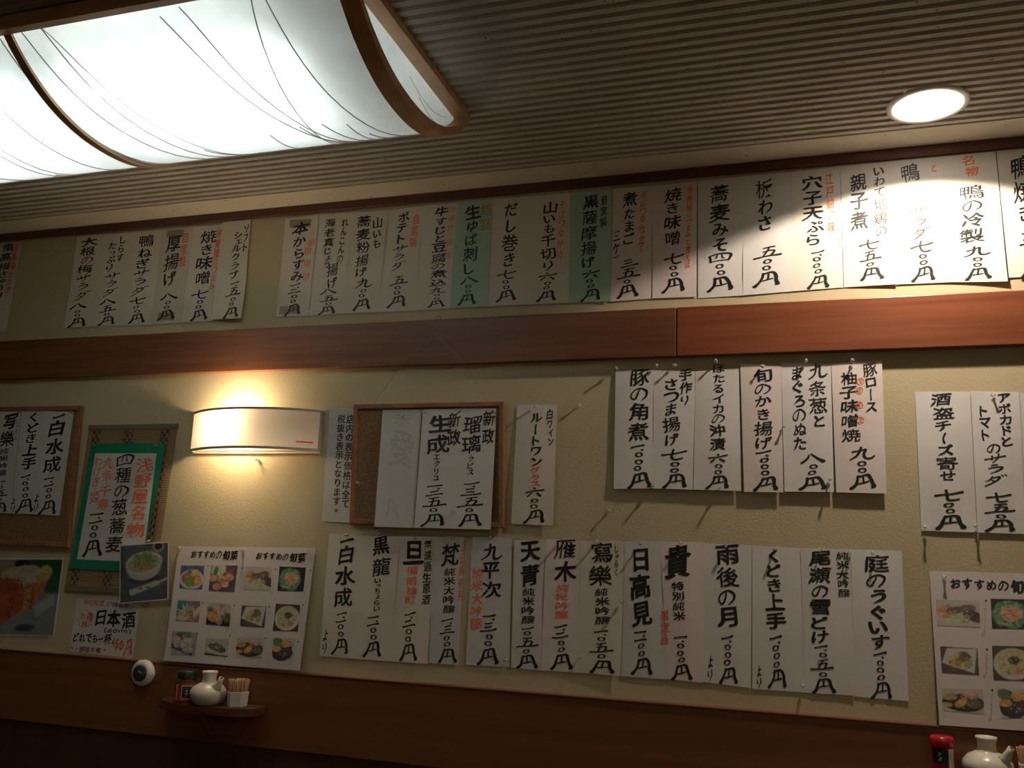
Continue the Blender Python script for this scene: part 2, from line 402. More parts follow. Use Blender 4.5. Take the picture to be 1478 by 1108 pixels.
STROKE = {
 '円': [[(.36,1.0,.07),(.31,.66,.10),(.20,.30,.12),(.0,.0,.16)], [(.30,.86,.10),(.56,.95,.10),(.80,.95,.12),(.90,.66,.13),(.94,.34,.13),(1.02,.05,.16),(.90,.0,.06)], [(.58,.86,.07),(.56,.38,.08)], [(.34,.38,.08),(.54,.42,.08),(.80,.48,.07)]],
 '〇': [ring(.15, .145, .062)],
 '一': [[(.0,.0,.10),(.12,.0,.07),(.42,.05,.075),(.66,.09,.11)]],
 '、': [[(.0,.12,.04),(.10,.03,.10)]],
 '二': [[(.18,.30,.09),(.56,.36,.08)], [(.0,.0,.10),(.4,.03,.07),(.82,.08,.11)]],
 '三': [[(.22,.52,.09),(.6,.58,.08)], [(.22,.28,.08),(.6,.32,.08)], [(.0,.0,.10),(.4,.04,.07),(.88,.09,.11)]],
 '五': [[(.25,.70,.07),(.75,.77,.08)], [(.5,.72,.07),(.4,.4,.07),(.3,.1,.08)], [(.24,.42,.07),(.7,.47,.09),(.62,.1,.09)], [(-.1,.0,.10),(.4,.05,.08),(1.05,.12,.12)]],
 '六': [[(.45,.80,.08),(.52,.68,.10)], [(.0,.47,.10),(.5,.53,.08),(1.0,.6,.11)], [(.35,.36,.08),(.12,.08,.09)], [(.62,.36,.08),(.86,.08,.13)]],
 '七': [[(-.05,.42,.11),(.4,.5,.08),(1.02,.62,.11)], [(.42,.88,.08),(.4,.4,.09),(.45,.10,.09),(.62,.03,.10),(.88,.08,.07)]],
 '八': [[(.36,.60,.06),(.24,.3,.10),(.0,.0,.13)], [(.46,.70,.07),(.68,.38,.11),(1.04,.02,.17)]],
 '九': [[(.45,.9,.09),(.4,.5,.09),(.25,.2,.08),(-.04,-.02,.05)], [(.10,.54,.09),(.4,.62,.07),(.66,.72,.09),(.60,.35,.10),(.64,.08,.10),(.85,.03,.10),(1.04,.18,.05)]],
 '四': [[(.02,.6,.08),(.1,.1,.08)], [(.0,.6,.07),(.6,.7,.08),(.98,.6,.11),(.88,.15,.09)], [(.38,.6,.05),(.3,.35,.06)], [(.58,.62,.05),(.6,.38,.06),(.7,.34,.05)], [(.12,.14,.06),(.85,.2,.06)]],
 'ー': [[(.06,.75,.09),(.0,.4,.07),(.05,.0,.10)]],
 'の': [[(.50,.74,.06),(.42,.42,.08),(.22,.08,.08),(.03,.28,.06),(.18,.66,.07),(.55,.84,.08),(.92,.6,.10),(.88,.25,.09),(.6,.0,.05)]],
 'サ': [[(-.05,.5,.11),(.5,.6,.08),(1.08,.74,.11)], [(.33,.85,.08),(.35,.4,.08)], [(.7,1.0,.08),(.66,.5,.08),(.42,.05,.05)]],
 'ラ': [[(.28,.84,.08),(.62,.92,.08)], [(.1,.55,.08),(.8,.66,.10),(.6,.26,.09),(.22,.0,.05)]],
 'ダ': [[(.42,.95,.07),(.25,.6,.07),(.05,.42,.05)], [(.35,.75,.07),(.76,.82,.10),(.6,.4,.09),(.0,-.1,.06)], [(.35,.55,.07),(.6,.36,.08)], [(.88,1.0,.07),(.97,.88,.08)], [(1.06,1.05,.07),(1.15,.92,.08)]],
 '・': [[(.0,.06,.08),(.06,.0,.10)]], '。': [ring(.08, .08, .035)],
 '(': [[(.0,.0,.05),(.4,.16,.06),(.8,.0,.05)]], ')': [[(.0,.16,.05),(.4,.0,.06),(.8,.16,.05)]],
 '◎': [ring(.46, .50, .10), [(-.15,.2,.10),(.15,.15,.10),(-.1,-.2,.10),(.15,-.15,.10)]],
 'よ': [[(.5,1.0,.11),(.48,.5,.12),(.45,.15,.11),(.25,.05,.11),(.2,.22,.09),(.45,.22,.11),(.8,.05,.13)], [(.5,.62,.11),(.85,.68,.12)]],
 'り': [[(.12,.80,.10),(.10,.42,.13),(.24,.36,.08)], [(.60,.92,.12),(.68,.5,.13),(.34,-.05,.08)]],
}
GC = {}
def glyph(ch, bold, print_=False):
    k = (ch, bold, print_)
    if k not in GC:
        if ch in STROKE and not print_:
            st = STROKE[ch]; v, f = ribbon([[(x, y, w*(.92+.35*bold)) for x, y, w in s] for s in st])
        else:
            fl = font_loops(ch)
            for bb, pp in ((bold, print_), (bold*.7, print_), (bold*.8, True), (bold*.4, True), (.1, True)):
                n0 = len(BAD); v, f = fill_loops(brushify(fl, bb, pp))
                if len(BAD) == n0: break
        if len(v) == 0: v = np.zeros((3, 2)); f = [(0, 1, 2)]
        lo, hi = v.min(0), v.max(0)
        v = v-(lo+hi)/2
        GC[k] = (v, f, hi-lo)
    return GC[k]
HIRA = set('ぁあぃいうえおかがきぎくぐけげこごさざしじすずせぜそぞただちってでとどなにぬねのはばぱひびぶぷほぼまみむめもやゆよらりるれろわをんょゅ')
KATA = set('アイウエオカガクグシジスズソタダチテトドナニノハバヒビピフブプヘホボポマミムメモラリルレロワンエユェァ')
SMALL = set('っょゅゃッェァ')

class Sheet:
    """a sheet of paper near the wall: four wall corners (TL,TR,BR,BL) and a gentle curl h(u,v)"""
    def __init__(s, q, base=.0015, bulge=.0015, curl=.0, curlr=None, tilt=0.0, liftl=0.0, liftr=0.0, warp=0.0, ph=0.0):
        s.liftl, s.liftr, s.warp, s.ph = liftl, liftr, warp, ph
        s.q = [np.array(p) for p in q]; s.base, s.bulge, s.curl, s.tilt = base, bulge, curl, tilt
        s.curlr = curl if curlr is None else curlr
        s.e1 = (s.q[1]-s.q[0]+s.q[2]-s.q[3])/2; s.e2 = (s.q[3]-s.q[0]+s.q[2]-s.q[1])/2
        s.A = np.linalg.inv(np.array([s.e1, s.e2]).T)
        s.c = sum(s.q)/4
    def h(s, u, v):
        u = min(max(u, 0), 1); v = min(max(v, 0), 1)
        return s.base + s.tilt*v + s.bulge*math.sin(PI*u)*(.4+.6*math.sin(PI*v)) + (s.curl*(1-u)+s.curlr*u)*v**4 + s.liftl*(1-u)**5 + s.liftr*u**5 + s.warp*(1+math.sin(6*v+s.ph+1.6*u))
    def uv(s, x, z):
        d = s.A @ (np.array([x, z])-s.c); return d[0]+.5, d[1]+.5
    def yat(s, x, z): u, v = s.uv(x, z); return -s.h(u, v)
    def P(s, u, v):
        a = s.q[0]*(1-u)*(1-v)+s.q[1]*u*(1-v)+s.q[2]*u*v+s.q[3]*(1-u)*v
        return a
    def grid(s, nu=8, nv=24, off=0.0):
        vs = []
        for j in range(nv+1):
            for i in range(nu+1):
                a = s.P(i/nu, j/nv); vs.append((a[0], s.yat(a[0], a[1])-off, a[1]))
        fs = [(j*(nu+1)+i, (j+1)*(nu+1)+i, (j+1)*(nu+1)+i+1, j*(nu+1)+i+1) for j in range(nv) for i in range(nu)]
        return MB().add(vs, fs)
    def build(s, name, mt, parent=None, **kw):
        a = s.P(.5, .5); og = (float(a[0]), -s.h(.5, .5), float(a[1]))
        mb = s.grid()
        # 0.15 mm of thickness
        nfront = len(mb.v); back = [(x, y+.00015, z) for x, y, z in mb.v]; fr = list(mb.f)
        mb.add(back, [tuple(reversed(f)) for f in fr])
        if parent is not None: og = parent['_o']
        me = mb.mesh(name, og, True, fix=False)
        o = link(name, me, mt, parent, og); o['_o'] = tuple(og)
        return meta(o, **kw)

INKOFF = .00055
def put(mb, sh, ch, cx, cz, sx, sz, bold, print_=False, var=1.0, mirror=False, slant=.13):
    v, f, _ = glyph(ch, bold, print_); v = v.copy()
    a, b = random.uniform(-.04, .04)*var, slant*var+random.uniform(-.03, .03)*var
    ph = random.uniform(0, 6)
    x = v[:, 0]+.03*var*np.sin(v[:, 1]*5+ph)+a*v[:, 1]; y = v[:, 1]+b*v[:, 0]+.024*var*np.sin(v[:, 0]*6+ph*2)
    if mirror: x = -x
    X = cx+x*sx; Z = cz+y*sz
    mb.add([(X[i], sh.yat(X[i], Z[i])-INKOFF, Z[i]) for i in range(len(X))], f)
def column(mb, sh, zone, text, x0, y0, x1, y1, w, bold=1.0, print_=False, horiz=False, mirror=False):
    zx, zy, zs = zone
    toW = lambda X, Y: np.array(WX((zx+X/zs, zy+Y/zs)))
    P0, P1 = toW(x0, y0), toW(x1, y1)
    var = .0 if print_ else 1.0
    Wm = np.linalg.norm(toW((x0+x1)/2+w/2, (y0+y1)/2)-toW((x0+x1)/2-w/2, (y0+y1)/2))
    Vm = np.linalg.norm(toW((x0+x1)/2, (y0+y1)/2+w/2)-toW((x0+x1)/2, (y0+y1)/2-w/2))
    items = []; tot = 0
    for ch in text:
        v, f, ext = glyph(ch, bold, print_); k = 1.0
        if not print_:
            if ch in HIRA or ch in KATA: k = .84
            if ch in SMALL: k = .72
            if ch in 'サラダのより': k = .78
        e = (ext[0] if horiz else ext[1])
        adv = max(e*k, .10)+(.05 if ch == '、' else (.15 if ch == '〇' else .11))
        if print_: adv = 1.0
        if ch == '〇': k = 1.0
        items.append((ch, k, adv)); tot += adv
    tot -= .11
    ln = np.linalg.norm(P1-P0); d = (P1-P0)/ln; s = ln/tot; pos = 0
    for ch, k, adv in items:
        c = P0+d*s*(pos+(adv-.11)/2); pos += adv
        jx = random.uniform(-.03, .03)*Wm*var
        if ch == '、': jx += .16*Wm
        if ch in SMALL: jx += .12*Wm
        kk = k if print_ else k*random.uniform(.94, 1.08)
        if horiz: put(mb, sh, ch, c[0], c[1]+jx*.5, s*k, Vm*kk, bold, print_, var)
        else: put(mb, sh, ch, c[0]+jx, c[1], Wm*kk*.98, s*k, bold, print_, var, mirror)

ZA=(0,300,3.695); ZB=(380,240,4.347); ZC=(700,240,4.347); ZD=(1000,60,3.077); ZE=(870,500,3.519); ZF=(1300,540,4.432)
ZG=(460,560,4.105); ZH=(0,560,4.2615); ZI=(440,750,4.927); ZJ=(720,760,4.433); ZK=(1000,770,4.433); ZL=(0,780,5.035)
ZM=(220,770,5.275); ZN=(160,920,4.927); ZO=(1310,800,3.597)
def zq(z, pts): return [WX((z[0]+x/z[2], z[1]+y/z[2])) for x, y in pts]
def letters(o, sh, zone, segs, inks=('ink', 'red')):
    groups = {}
    for sg in segs:
        fl = sg[6] if len(sg) > 6 else ''
        ink = 'red' if 'r' in fl else ('crimson' if 'c' in fl else ('ochre' if 'o' in fl else ('ghost' if 'g' in fl else 'ink')))
        mb = groups.setdefault(ink, MB())
        bold = .75 if ink in ('red', 'crimson', 'ochre') else 1.0
        if 'b' in fl: bold = 1.4
        if 'x' in fl: bold = 2.0
        if 't' in fl: bold = .5
        if sg[0] == '@':     # a pair of coordinates per little circled mark
            for (X, Y) in sg[1]:
                c = WX((zone[0]+X/zone[2], zone[1]+Y/zone[2])); e = WX((zone[0]+(X+sg[2])/zone[2], zone[1]+Y/zone[2]))
                r = abs(e[0]-c[0])*2; put(mb, sh, '◎', c[0], c[1], r, r, .6)
            continue
        column(mb, sh, zone, *sg[:6], bold=bold, print_='p' in fl, horiz='h' in fl, mirror='m' in fl)
    for ink, mb in groups.items():
        nm = {'ink': 'lettering', 'red': 'orange_lettering', 'crimson': 'red_lettering', 'ochre': 'ochre_lettering', 'ghost': 'faint_lettering'}[ink]
        me = mb.mesh(nm, o['_o'], fix=False)
        c = link(nm, me, M[ink], o); c['_o'] = tuple(o['_o'])
        c['label'] = {'ink': 'black brush lettering', 'red': 'orange red lettering', 'crimson': 'red lettering', 'ochre': 'ochre lettering', 'ghost': 'faint mirrored ink showing through'}[ink]
def slip(zone, corners, mt, label, segs, group, tape=(), **kw):
    kw.setdefault('liftl', random.uniform(.0, .0016)); kw.setdefault('liftr', random.uniform(.0004, .0026))
    kw.setdefault('warp', random.uniform(.0002, .0007)); kw['ph'] = random.uniform(0, 6)
    q = [np.array(p) for p in zq(zone, corners)]; g = random.uniform(.0008, .0018)
    q[0] = q[0]+[g, 0]; q[3] = q[3]+[g*random.uniform(.3, 1.2), 0]
    sh = Sheet(q, **kw)
    o = sh.build('menu_slip', M[mt], label=label, cat='menu slip', group=group)
    letters(o, sh, zone, segs)
    for t in tape:
        q = zq(zone, t); ts = MB(); vs = []
        for j in range(2):
            for i in range(7):
                u = i/6; a = np.array(q[0])*(1-u)+np.array(q[1])*u if j == 0 else np.array(q[3])*(1-u)+np.array(q[2])*u
                vs.append((a[0], sh.yat(a[0], a[1])-.0003, a[1]))
        ts.add(vs, [(i, i+7, i+8, i+1) for i in range(6)])
        c = link('tape', ts.mesh('tape', o['_o'], fix=False), M['tape'], o); c['label'] = 'aged brown tape'
    return o, sh
# ------------------------------------------------------------------ the menu slips
G1, G2, G3, G4 = 'menu slips in the upper row', 'menu slips in the group under the rail', 'menu slips pinned on the right', 'sake slips in the bottom row'
slip(ZA, [(-70,205),(123,180),(40,658),(-150,680)], 'p_cream', 'cream slip cut by the left frame edge, alone in the upper row',
     [('南高梅きゅうり',50,190,-5,490,60),('八〇〇円',-30,520,-50,650,70),('南高梅たたき',92,190,48,455,34,'r')], G1, base=.0010)
slip(ZA, [(412,155),(562,143),(494,633),(343,640)], 'p_cream', 'cream slip for radish and plum salad, leftmost of the left six', [('大根の梅',487,158,455,350,82),('サラダ',452,355,440,495,82),('八〇〇円',425,508,412,635,78)], G1, base=.0010)
slip(ZA, [(560,143),(717,130),(647,628),(492,633)], 'p_cream', 'cream slip for whitebait salad at 850 yen, second of the left six', [('しらす',660,150,642,290,48),('たっぷり',605,185,582,345,58),('サラダ',608,345,592,475,85),('八五〇円',580,485,570,625,76)], G1, base=.0014)
slip(ZA, [(715,130),(868,118),(807,625),(645,628)], 'p_cream', 'cream slip for duck and leek salad, third of the left six', [('鴨ねぎ',790,145,762,325,88),('サラダ',760,328,745,470,92),('七〇〇円',738,475,728,615,80)], G1, base=.0010)
slip(ZA, [(866,118),(1035,103),(972,612),(805,625)], 'p_dull', 'yellowed slip with brown tape at both ends, fourth of the left six', [('厚揚げ',935,152,905,415,84),('八〇〇円',905,455,885,600,78),('自家製',998,130,972,315,38,'r')], G1,
     tape=[[(895,122),(985,115),(980,152),(890,158)],[(848,560),(938,558),(932,600),(842,602)]], base=.0014)
slip(ZA, [(1033,103),(1192,90),(1137,603),(970,612)], 'p_cream', 'cream slip tucked under the curling slip, fifth of the left six', [('焼き味噌',1120,120,1080,412,88),('七〇〇円',1075,438,1058,602,82),('蕎麦屋のつまみ',1178,112,1130,440,36,'r')], G1, base=.0010)
slip(ZA, [(1190,78),(1343,65),(1305,597),(1135,600)], 'p_cream', 'curling soft shell crab slip at the right end of the left six', [('ソフト',1322,95,1315,235,38),('シェルクラブ',1278,130,1258,385,62),('一、五〇〇円',1262,400,1245,595,66)], G1, base=.004, curl=.006, curlr=.014, bulge=.004)
slip(ZB, [(140,330),(352,305),(287,940),(82,945)], 'p_cream', 'slip with brown tape and four orange circled marks, right of the bare wall gap', [('本からすみ',240,350,215,725,100),('一、二〇〇円',205,738,182,935,92),('@',[(305,482),(282,532),(280,612),(273,695)],19,0,0,0,'r')], G1,
     tape=[[(170,338),(305,332),(300,380),(168,388)],[(108,878),(235,875),(230,925),(102,930)]], base=.0014)
slip(ZB, [(350,305),(565,290),(504,925),(285,940)], 'p_cream', 'upper row slip for fried lotus root and shrimp, right of the taped circled slip', [('れんこんの',517,330,482,610,52),('海老真じょう',425,330,398,640,66),('揚げ',440,612,435,765,78),('八五〇円',415,768,400,930,96)], G1, base=.0010)
slip(ZB, [(563,290),(785,278),(729,915),(502,925)], 'p_cream', 'upper row slip for fried mountain yam at 900 yen, left of the potato salad slip', [('山いも',724,318,712,515,68),('蕎麦粉揚げ',638,312,617,695,88),('九〇〇円',640,702,615,905,98)], G1, base=.0014)
slip(ZB, [(783,278),(1007,250),(950,905),(727,915)], 'p_cream', 'potato salad slip at 500 yen with an orange note, two left of mint green', [('ポテト',885,290,865,485,88),('サラダ',862,495,848,655,100),('五〇〇円',855,690,835,885,100),('自家製',965,300,940,510,48,'r')], G1, base=.0010)
slip(ZB, [(1005,250),(1222,230),(1172,893),(948,905)], 'p_cream', 'slip with five orange circled marks touching the left mint green slip', [('牛すじと豆腐',1128,255,1102,610,96),('の煮込',1105,612,1095,755,105),('九〇〇円',1095,762,1085,885,100),('@',[(1193,270),(1185,330),(1178,388),(1170,478),(1160,560)],17,0,0,0,'r')], G1, base=.0014)
slip(ZB, [(1218,228),(1442,210),(1407,880),(1168,893)], 'p_mint', 'mint green slip above the screw eye, the left of the two', [('生ゆば刺し',1325,245,1290,680,98),('八〇〇円',1297,692,1277,870,100),('特製',1407,240,1390,405,66,'o')], G1, base=.002)
slip(ZC, [(48,208),(292,190),(260,870),(13,880)], 'p_cream', 'cream slip for rolled omelette, just right of the left mint green slip', [('だし巻き',172,235,148,630,105),('七〇〇円',145,650,125,850,108)], G1, base=.0010)
slip(ZC, [(290,190),(537,170),(527,857),(258,870)], 'p_cream', 'cream slip with an orange side note, just left of the right mint green slip', [('山いも千切り',412,225,392,660,100),('六〇〇円',395,668,385,850,108),('そばつゆがけ',490,220,470,580,48,'r')], G1, base=.0014)
slip(ZC, [(535,170),(800,145),(790,850),(525,857)], 'p_mint', 'mint green slip with small black heading, the right of the two', [('自家製',752,185,745,385,44),('黒薩摩揚げ',668,185,650,640,100),('六〇〇円',665,652,662,845,108)], G1, base=.002)
slip(ZC, [(798,145),(1057,125),(1052,830),(788,850)], 'p_pink', 'pinkish slip for boiled eggs at 350 yen, right of the right mint green slip', [('煮たまご',910,165,905,490,92),('(二ケ)',830,405,825,580,46),('三五〇円',910,585,890,825,118),('そばつゆ仕立て',1000,160,980,540,42,'r')], G1, base=.0010)
slip(ZC, [(1055,125),(1330,98),(1328,820),(1050,830)], 'p_pink', 'pinkish slip for grilled miso with a long orange side note', [('焼き味噌',1180,140,1182,500,112),('七〇〇円',1190,545,1185,790,118),('蕎麦屋のつまみと言えば',1287,130,1272,640,42,'r')], G1, base=.0016, bulge=.003)
slip(ZD, [(20,622),(222,600),(224,1128),(22,1140)], 'p_white', 'white slip for buckwheat miso at 400 yen, crossed by the light edge', [('蕎麦みそ',120,638,125,935,92),('四〇〇円',125,940,118,1110,94)], G1, base=.0010)
slip(ZD, [(220,600),(434,580),(440,1110),(222,1128)], 'p_white', 'white slip for sliced fish cake at 500 yen, four widely spaced signs', [('板わさ',320,615,322,840,90),('五〇〇円',335,912,325,1088,102)], G1, base=.0014)
slip(ZD, [(432,580),(654,555),(668,1092),(438,1110)], 'p_cream', 'cream slip for conger eel tempura at 1,000 yen with faint orange heading', [('穴子天ぷら',530,597,538,905,92),('一、〇〇〇円',552,930,555,1098,88),('江戸前の味',605,588,617,850,36,'r')], G1, base=.0010)
slip(ZD, [(652,555),(877,535),(905,1080),(668,1092)], 'p_cream', 'brightly lit slip for chicken and egg stew at 750 yen, two text columns', [('いわて地鶏の',825,560,837,865,66),('親子煮',735,590,737,840,80),('七五〇円',785,880,790,1060,88)], G1, base=.0014, curlr=.004)
slip(ZD, [(875,535),(1112,512),(1137,1070),(903,1080)], 'p_cream', 'brightly lit slip for duck salad at 700 yen under the downlight', [('鴨',968,545,970,625,88),('サラダ',1000,730,1017,880,92),('七〇〇円',1020,885,1020,1065,98),('と',1072,545,1072,580,34,'r')], G1, base=.0010)
slip(ZD, [(1110,512),(1343,490),(1395,1070),(1135,1070)], 'p_cream', 'brightly lit slip for cold duck at 900 yen with an orange heading', [('鴨の冷製',1240,640,1240,895,112),('九〇〇円',1255,910,1260,1060,108),('名物',1215,510,1245,600,66,'r')], G1, base=.0016, curlr=.006)
slip(ZD, [(1345,488),(1585,465),(1650,1035),(1400,1050)], 'p_cream', 'cream slip for grilled duck cut by the right frame edge', [('鴨焼き',1450,512,1480,800,98),('一、二〇〇円',1490,840,1505,1050,100)], G1, base=.0010)
# under the rail
slip(ZE, [(65,125),(262,122),(260,722),(58,724)], 'p_white', 'white slip for braised pork, leftmost of six under the rail', [('豚の角煮',190,118,182,482,108),('一、〇〇〇円',185,500,185,720,104)], G2, base=.003, bulge=.002, tilt=.004)
slip(ZE, [(258,122),(472,128),(464,728),(258,722)], 'p_white', 'white slip for handmade fish cakes, second of six under the rail', [('手作り',425,115,420,300,68),('さつま揚げ',348,165,355,505,92),('七〇〇円',365,520,370,718,112)], G2, base=.0035, bulge=.002, tilt=.004)
slip(ZE, [(470,128),(692,112),(704,735),(462,728)], 'p_white', 'white slip for marinated firefly squid, third of six under the rail', [('ほたるイカの沖漬',590,92,585,530,80),('六〇〇円',590,545,585,722,100)], G2, base=.003, bulge=.004, tilt=.004)
slip(ZE, [(697,88),(906,100),(918,742),(718,740)], 'p_pink', 'pinkish slip for seasonal mixed tempura, fourth of six under the rail', [('旬のかき揚げ',812,112,820,520,100),('一、〇〇〇円',818,530,835,735,110)], G2, base=.0045, bulge=.003, tilt=.004)
slip(ZE, [(903,85),(1158,90),(1174,740),(920,738)], 'p_white', 'wide slip for tuna and leek, fifth of six under the rail', [('九条葱と',1090,85,1100,410,94),('まぐろのぬた',988,105,1005,530,86),('八〇〇円',1070,545,1062,730,116)], G2, base=.003, bulge=.003, tilt=.004)
slip(ZE, [(1158,88),(1417,72),(1440,748),(1184,742)], 'p_pink', 'slip with four orange circled marks, rightmost of six under the rail', [('豚ロース',1355,88,1365,335,80),('柚子味噌焼',1245,133,1262,485,92),('九〇〇円',1312,510,1315,725,114),('@',[(1307,180),(1303,226),(1303,300),(1307,377)],18,0,0,0,'r')], G2, base=.004, bulge=.003, tilt=.004)
slip(ZF, [(88,112),(442,112),(487,1012),(130,1000)], 'p_white', 'white slip for salted fish cheese at 700 yen, left one at the right edge', [('酒盗チーズ寄せ',257,122,300,680,138),('七〇〇円',305,735,315,990,165,'b')], G3, base=.002, bulge=.003)
slip(ZF, [(440,110),(755,115),(800,1022),(485,1012)], 'p_white', 'white slip for avocado and tomato salad at the right frame edge', [('アボカドと',655,125,680,460,110),('トマト',525,200,545,425,96),('の',590,447,592,505,105),('サラダ',600,510,610,715,160),('七五〇円',620,755,640,1005,160,'b')], G3, base=.0025, bulge=.003)
slip(ZF, [(750,120),(1080,128),(1130,1035),(795,1022)], 'p_grey', 'greyish slip mostly cut off by the right frame edge', [('地鶏の塩焼',930,160,960,690,120),('九〇〇円',970,760,985,1010,140)], G3, base=.002)
# round the notice board in the middle
o, sh = slip(ZG, [(65,125),(240,122),(208,797),(18,790)], 'p_white', 'white notice of printed tax wording left of the small cork board', [('店内の表示価格は全て',193,160,160,712,50,'p'),('税抜き表示となります。',138,160,105,750,50,'p')], 'loose slips around the cork board', base=.0010)
slip(ZG, [(1175,100),(1417,98),(1393,815),(1143,805)], 'p_cream', 'cream wine slip with red word hanging right of the small cork board', [('白ワイン',1370,125,1378,340,46),('ルートワン',1290,150,1295,465,88),('グラス',1287,468,1287,585,80,'c'),('六〇〇円',1285,590,1280,800,112)], 'loose slips around the cork board', base=.002, bulge=.003, tilt=.003)
# the bottom row
slip(ZI, [(172,95),(410,112),(327,985),(105,965)], 'p_cream', 'sake slip under a yellow pin, leftmost in the bottom row', [('一白水成',305,130,275,615,140,'b'),('一、一〇〇円',265,655,250,955,105),('より',155,780,140,950,52)], G4, base=.0014)
slip(ZI, [(405,112),(685,118),(610,1005),(322,985)], 'p_cream', 'sake slip with long kana line, second from left in the bottom row', [('黒龍',550,120,545,400,126,'b'),('いっちょらい',525,415,515,650,62),('一、一〇〇円',500,680,480,975,118)], G4, base=.002)
slip(ZI, [(683,118),(917,120),(882,1022),(606,1005)], 'p_cream', 'sake slip with one large character above orange ones, third in the bottom row', [('旦',785,150,780,320,160,'b'),('備前雄町',770,330,755,600,84,'r'),('一、二〇〇円',750,655,735,1000,108),('無濾過生原酒',882,140,865,605,62)], G4, base=.0014, curlr=.004)
slip(ZI, [(913,120),(1138,122),(1095,1033),(880,1015)], 'p_grey', 'greyish sake slip with orange note down its right edge', [('梵',1045,165,1035,330,136,'b'),('純米大吟醸',1035,340,1025,665,84),('一、三〇〇円',1020,700,1010,1015,118),('山田錦使用',1128,150,1108,575,34,'r')], G4, base=.0010)
slip(ZI, [(1192,118),(1475,130),(1458,1045),(1145,1030)], 'p_grey', 'sake slip with orange characters down its left side, fifth in the bottom row', [('九平次',1330,165,1325,555,145),('一、三〇〇円',1320,670,1300,1028,132),('純米大吟醸',1230,340,1222,780,92,'r')], G4, base=.0014)
slip(ZJ, [(98,85),(304,88),(270,918),(78,900)], 'p_grey', 'narrow sake slip in black only, sixth in the bottom row', [('天青',200,95,205,380,126,'b'),('純米吟醸',195,390,188,622,84),('一〇五〇円',188,640,180,905,112)], G4, base=.0010)
slip(ZJ, [(302,80),(522,88),(515,932),(268,918)], 'p_pink', 'pinkish sake slip with four orange characters in its middle', [('雁木',428,85,425,355,140,'b'),('純米吟醸',410,365,405,588,92,'r'),('一、二〇〇円',400,625,400,912,118)], G4, base=.0014)
slip(ZJ, [(520,88),(805,92),(782,952),(512,932)], 'p_dull', 'sake slip with small reading aid beside two large characters', [('寫樂',660,100,655,380,148,'b'),('純米吟醸',662,390,665,625,92),('一、〇五〇円',660,660,660,935,136),('しゃらく',755,120,755,315,34)], G4, base=.002, curlr=.005)
slip(ZJ, [(803,92),(1035,95),(1088,975),(780,955)], 'p_grey', 'greyish sake slip with three large black characters in the bottom row', [('日高見',905,140,915,632,130,'b'),('一、一〇〇円',912,662,915,945,112)], G4, base=.0010)
slip(ZJ, [(1030,95),(1320,98),(1305,998),(1082,972)], 'p_pink', 'pinkish sake slip with three orange characters at its left edge', [('貴',1150,110,1150,330,165,'b'),('特別純米',1148,350,1155,600,84),('一、〇〇〇円',1165,695,1172,980,116),('限定品',1066,535,1062,755,58,'c')], G4, base=.0018, bulge=.003)
slip(ZK, [(72,60),(378,75),(372,987),(55,945)], 'p_white', 'white sake slip, fourth from the right in the bottom row', [('雨後の月',225,75,220,595,148,'b'),('一、〇〇〇円',220,650,225,962,105),('より',115,780,112,940,50)], G4, base=.001, bulge=.0025)
slip(ZK, [(375,75),(685,92),(716,1015),(378,992)], 'p_white', 'white sake slip, third from the right in the bottom row', [('くどき上手',512,100,530,610,128,'b'),('一、〇〇〇円',530,650,545,985,108),('より',425,845,425,985,50)], G4, base=.0014)
slip(ZK, [(683,92),(1007,100),(1035,1035),(714,1015)], 'p_white', 'white sake slip, second from the right in the bottom row', [('尾瀬の雪どけ',815,110,815,698,140,'b'),('一、〇五〇円',825,712,840,1018,128),('純米大吟醸',955,115,965,405,80)], G4, base=.001, bulge=.0025)
slip(ZK, [(1005,100),(1335,108),(1380,1070),(1033,1040)], 'p_white', 'white sake slip, rightmost in the bottom row', [('庭のうぐいす',1170,135,1195,740,165,'b'),('一、〇〇〇円',1195,755,1210,1055,120)], G4, base=.0014)

# ------------------------------------------------------------------ cork boards
def cork_board(zone, q, fw, label, hidden=()):
    """q: outer corners TL,TR,BR,BL in a zone"""
    Q = zq(zone, q); c = sum(p[0] for p in Q)/4, sum(p[1] for p in Q)/4
    t = thing('cork_board', (c[0], 0, Q[2][1]), label=label, cat='notice board')
    fwm = fw
    def inner(i):
        p = np.array(Q[i]); a = np.array(Q[(i+1) % 4])-p; b = np.array(Q[i-1])-p
        return tuple(p+a/np.linalg.norm(a)*fwm+b/np.linalg.norm(b)*fwm)
    I = [inner(i) for i in range(4)]
    for i in range(4):
        j = (i+1) % 4
        obj('frame_bar', MB().quadbox([Q[i], Q[j], I[j], I[i]], -.016, -.0035), M['frame'], t, bevel=.0012)
    obj('cork_panel', MB().quadbox([tuple(np.array(I[i])+(np.array(Q[i])-np.array(I[i]))*.2) for i in range(4)], -.009, -.0045), M['cork'], t)
    return t
cork_board(ZG, [(222,102),(1106,84),(1105,828),(196,803)], .0125, 'small cork board in a brown wooden frame hung by a thread')
G5 = 'sake slips on the small cork board'
slip(ZG, [(388,132),(620,130),(580,829),(348,822)], 'p_grey', 'blank-looking slip turned face to the board, faint ink showing through', [('天',510,160,505,215,110,'gmt'),('愛',505,255,490,470,170,'gmt'),('円',460,660,455,770,60,'gmt')], G5, base=.0095, tilt=.0095, warp=.0001)
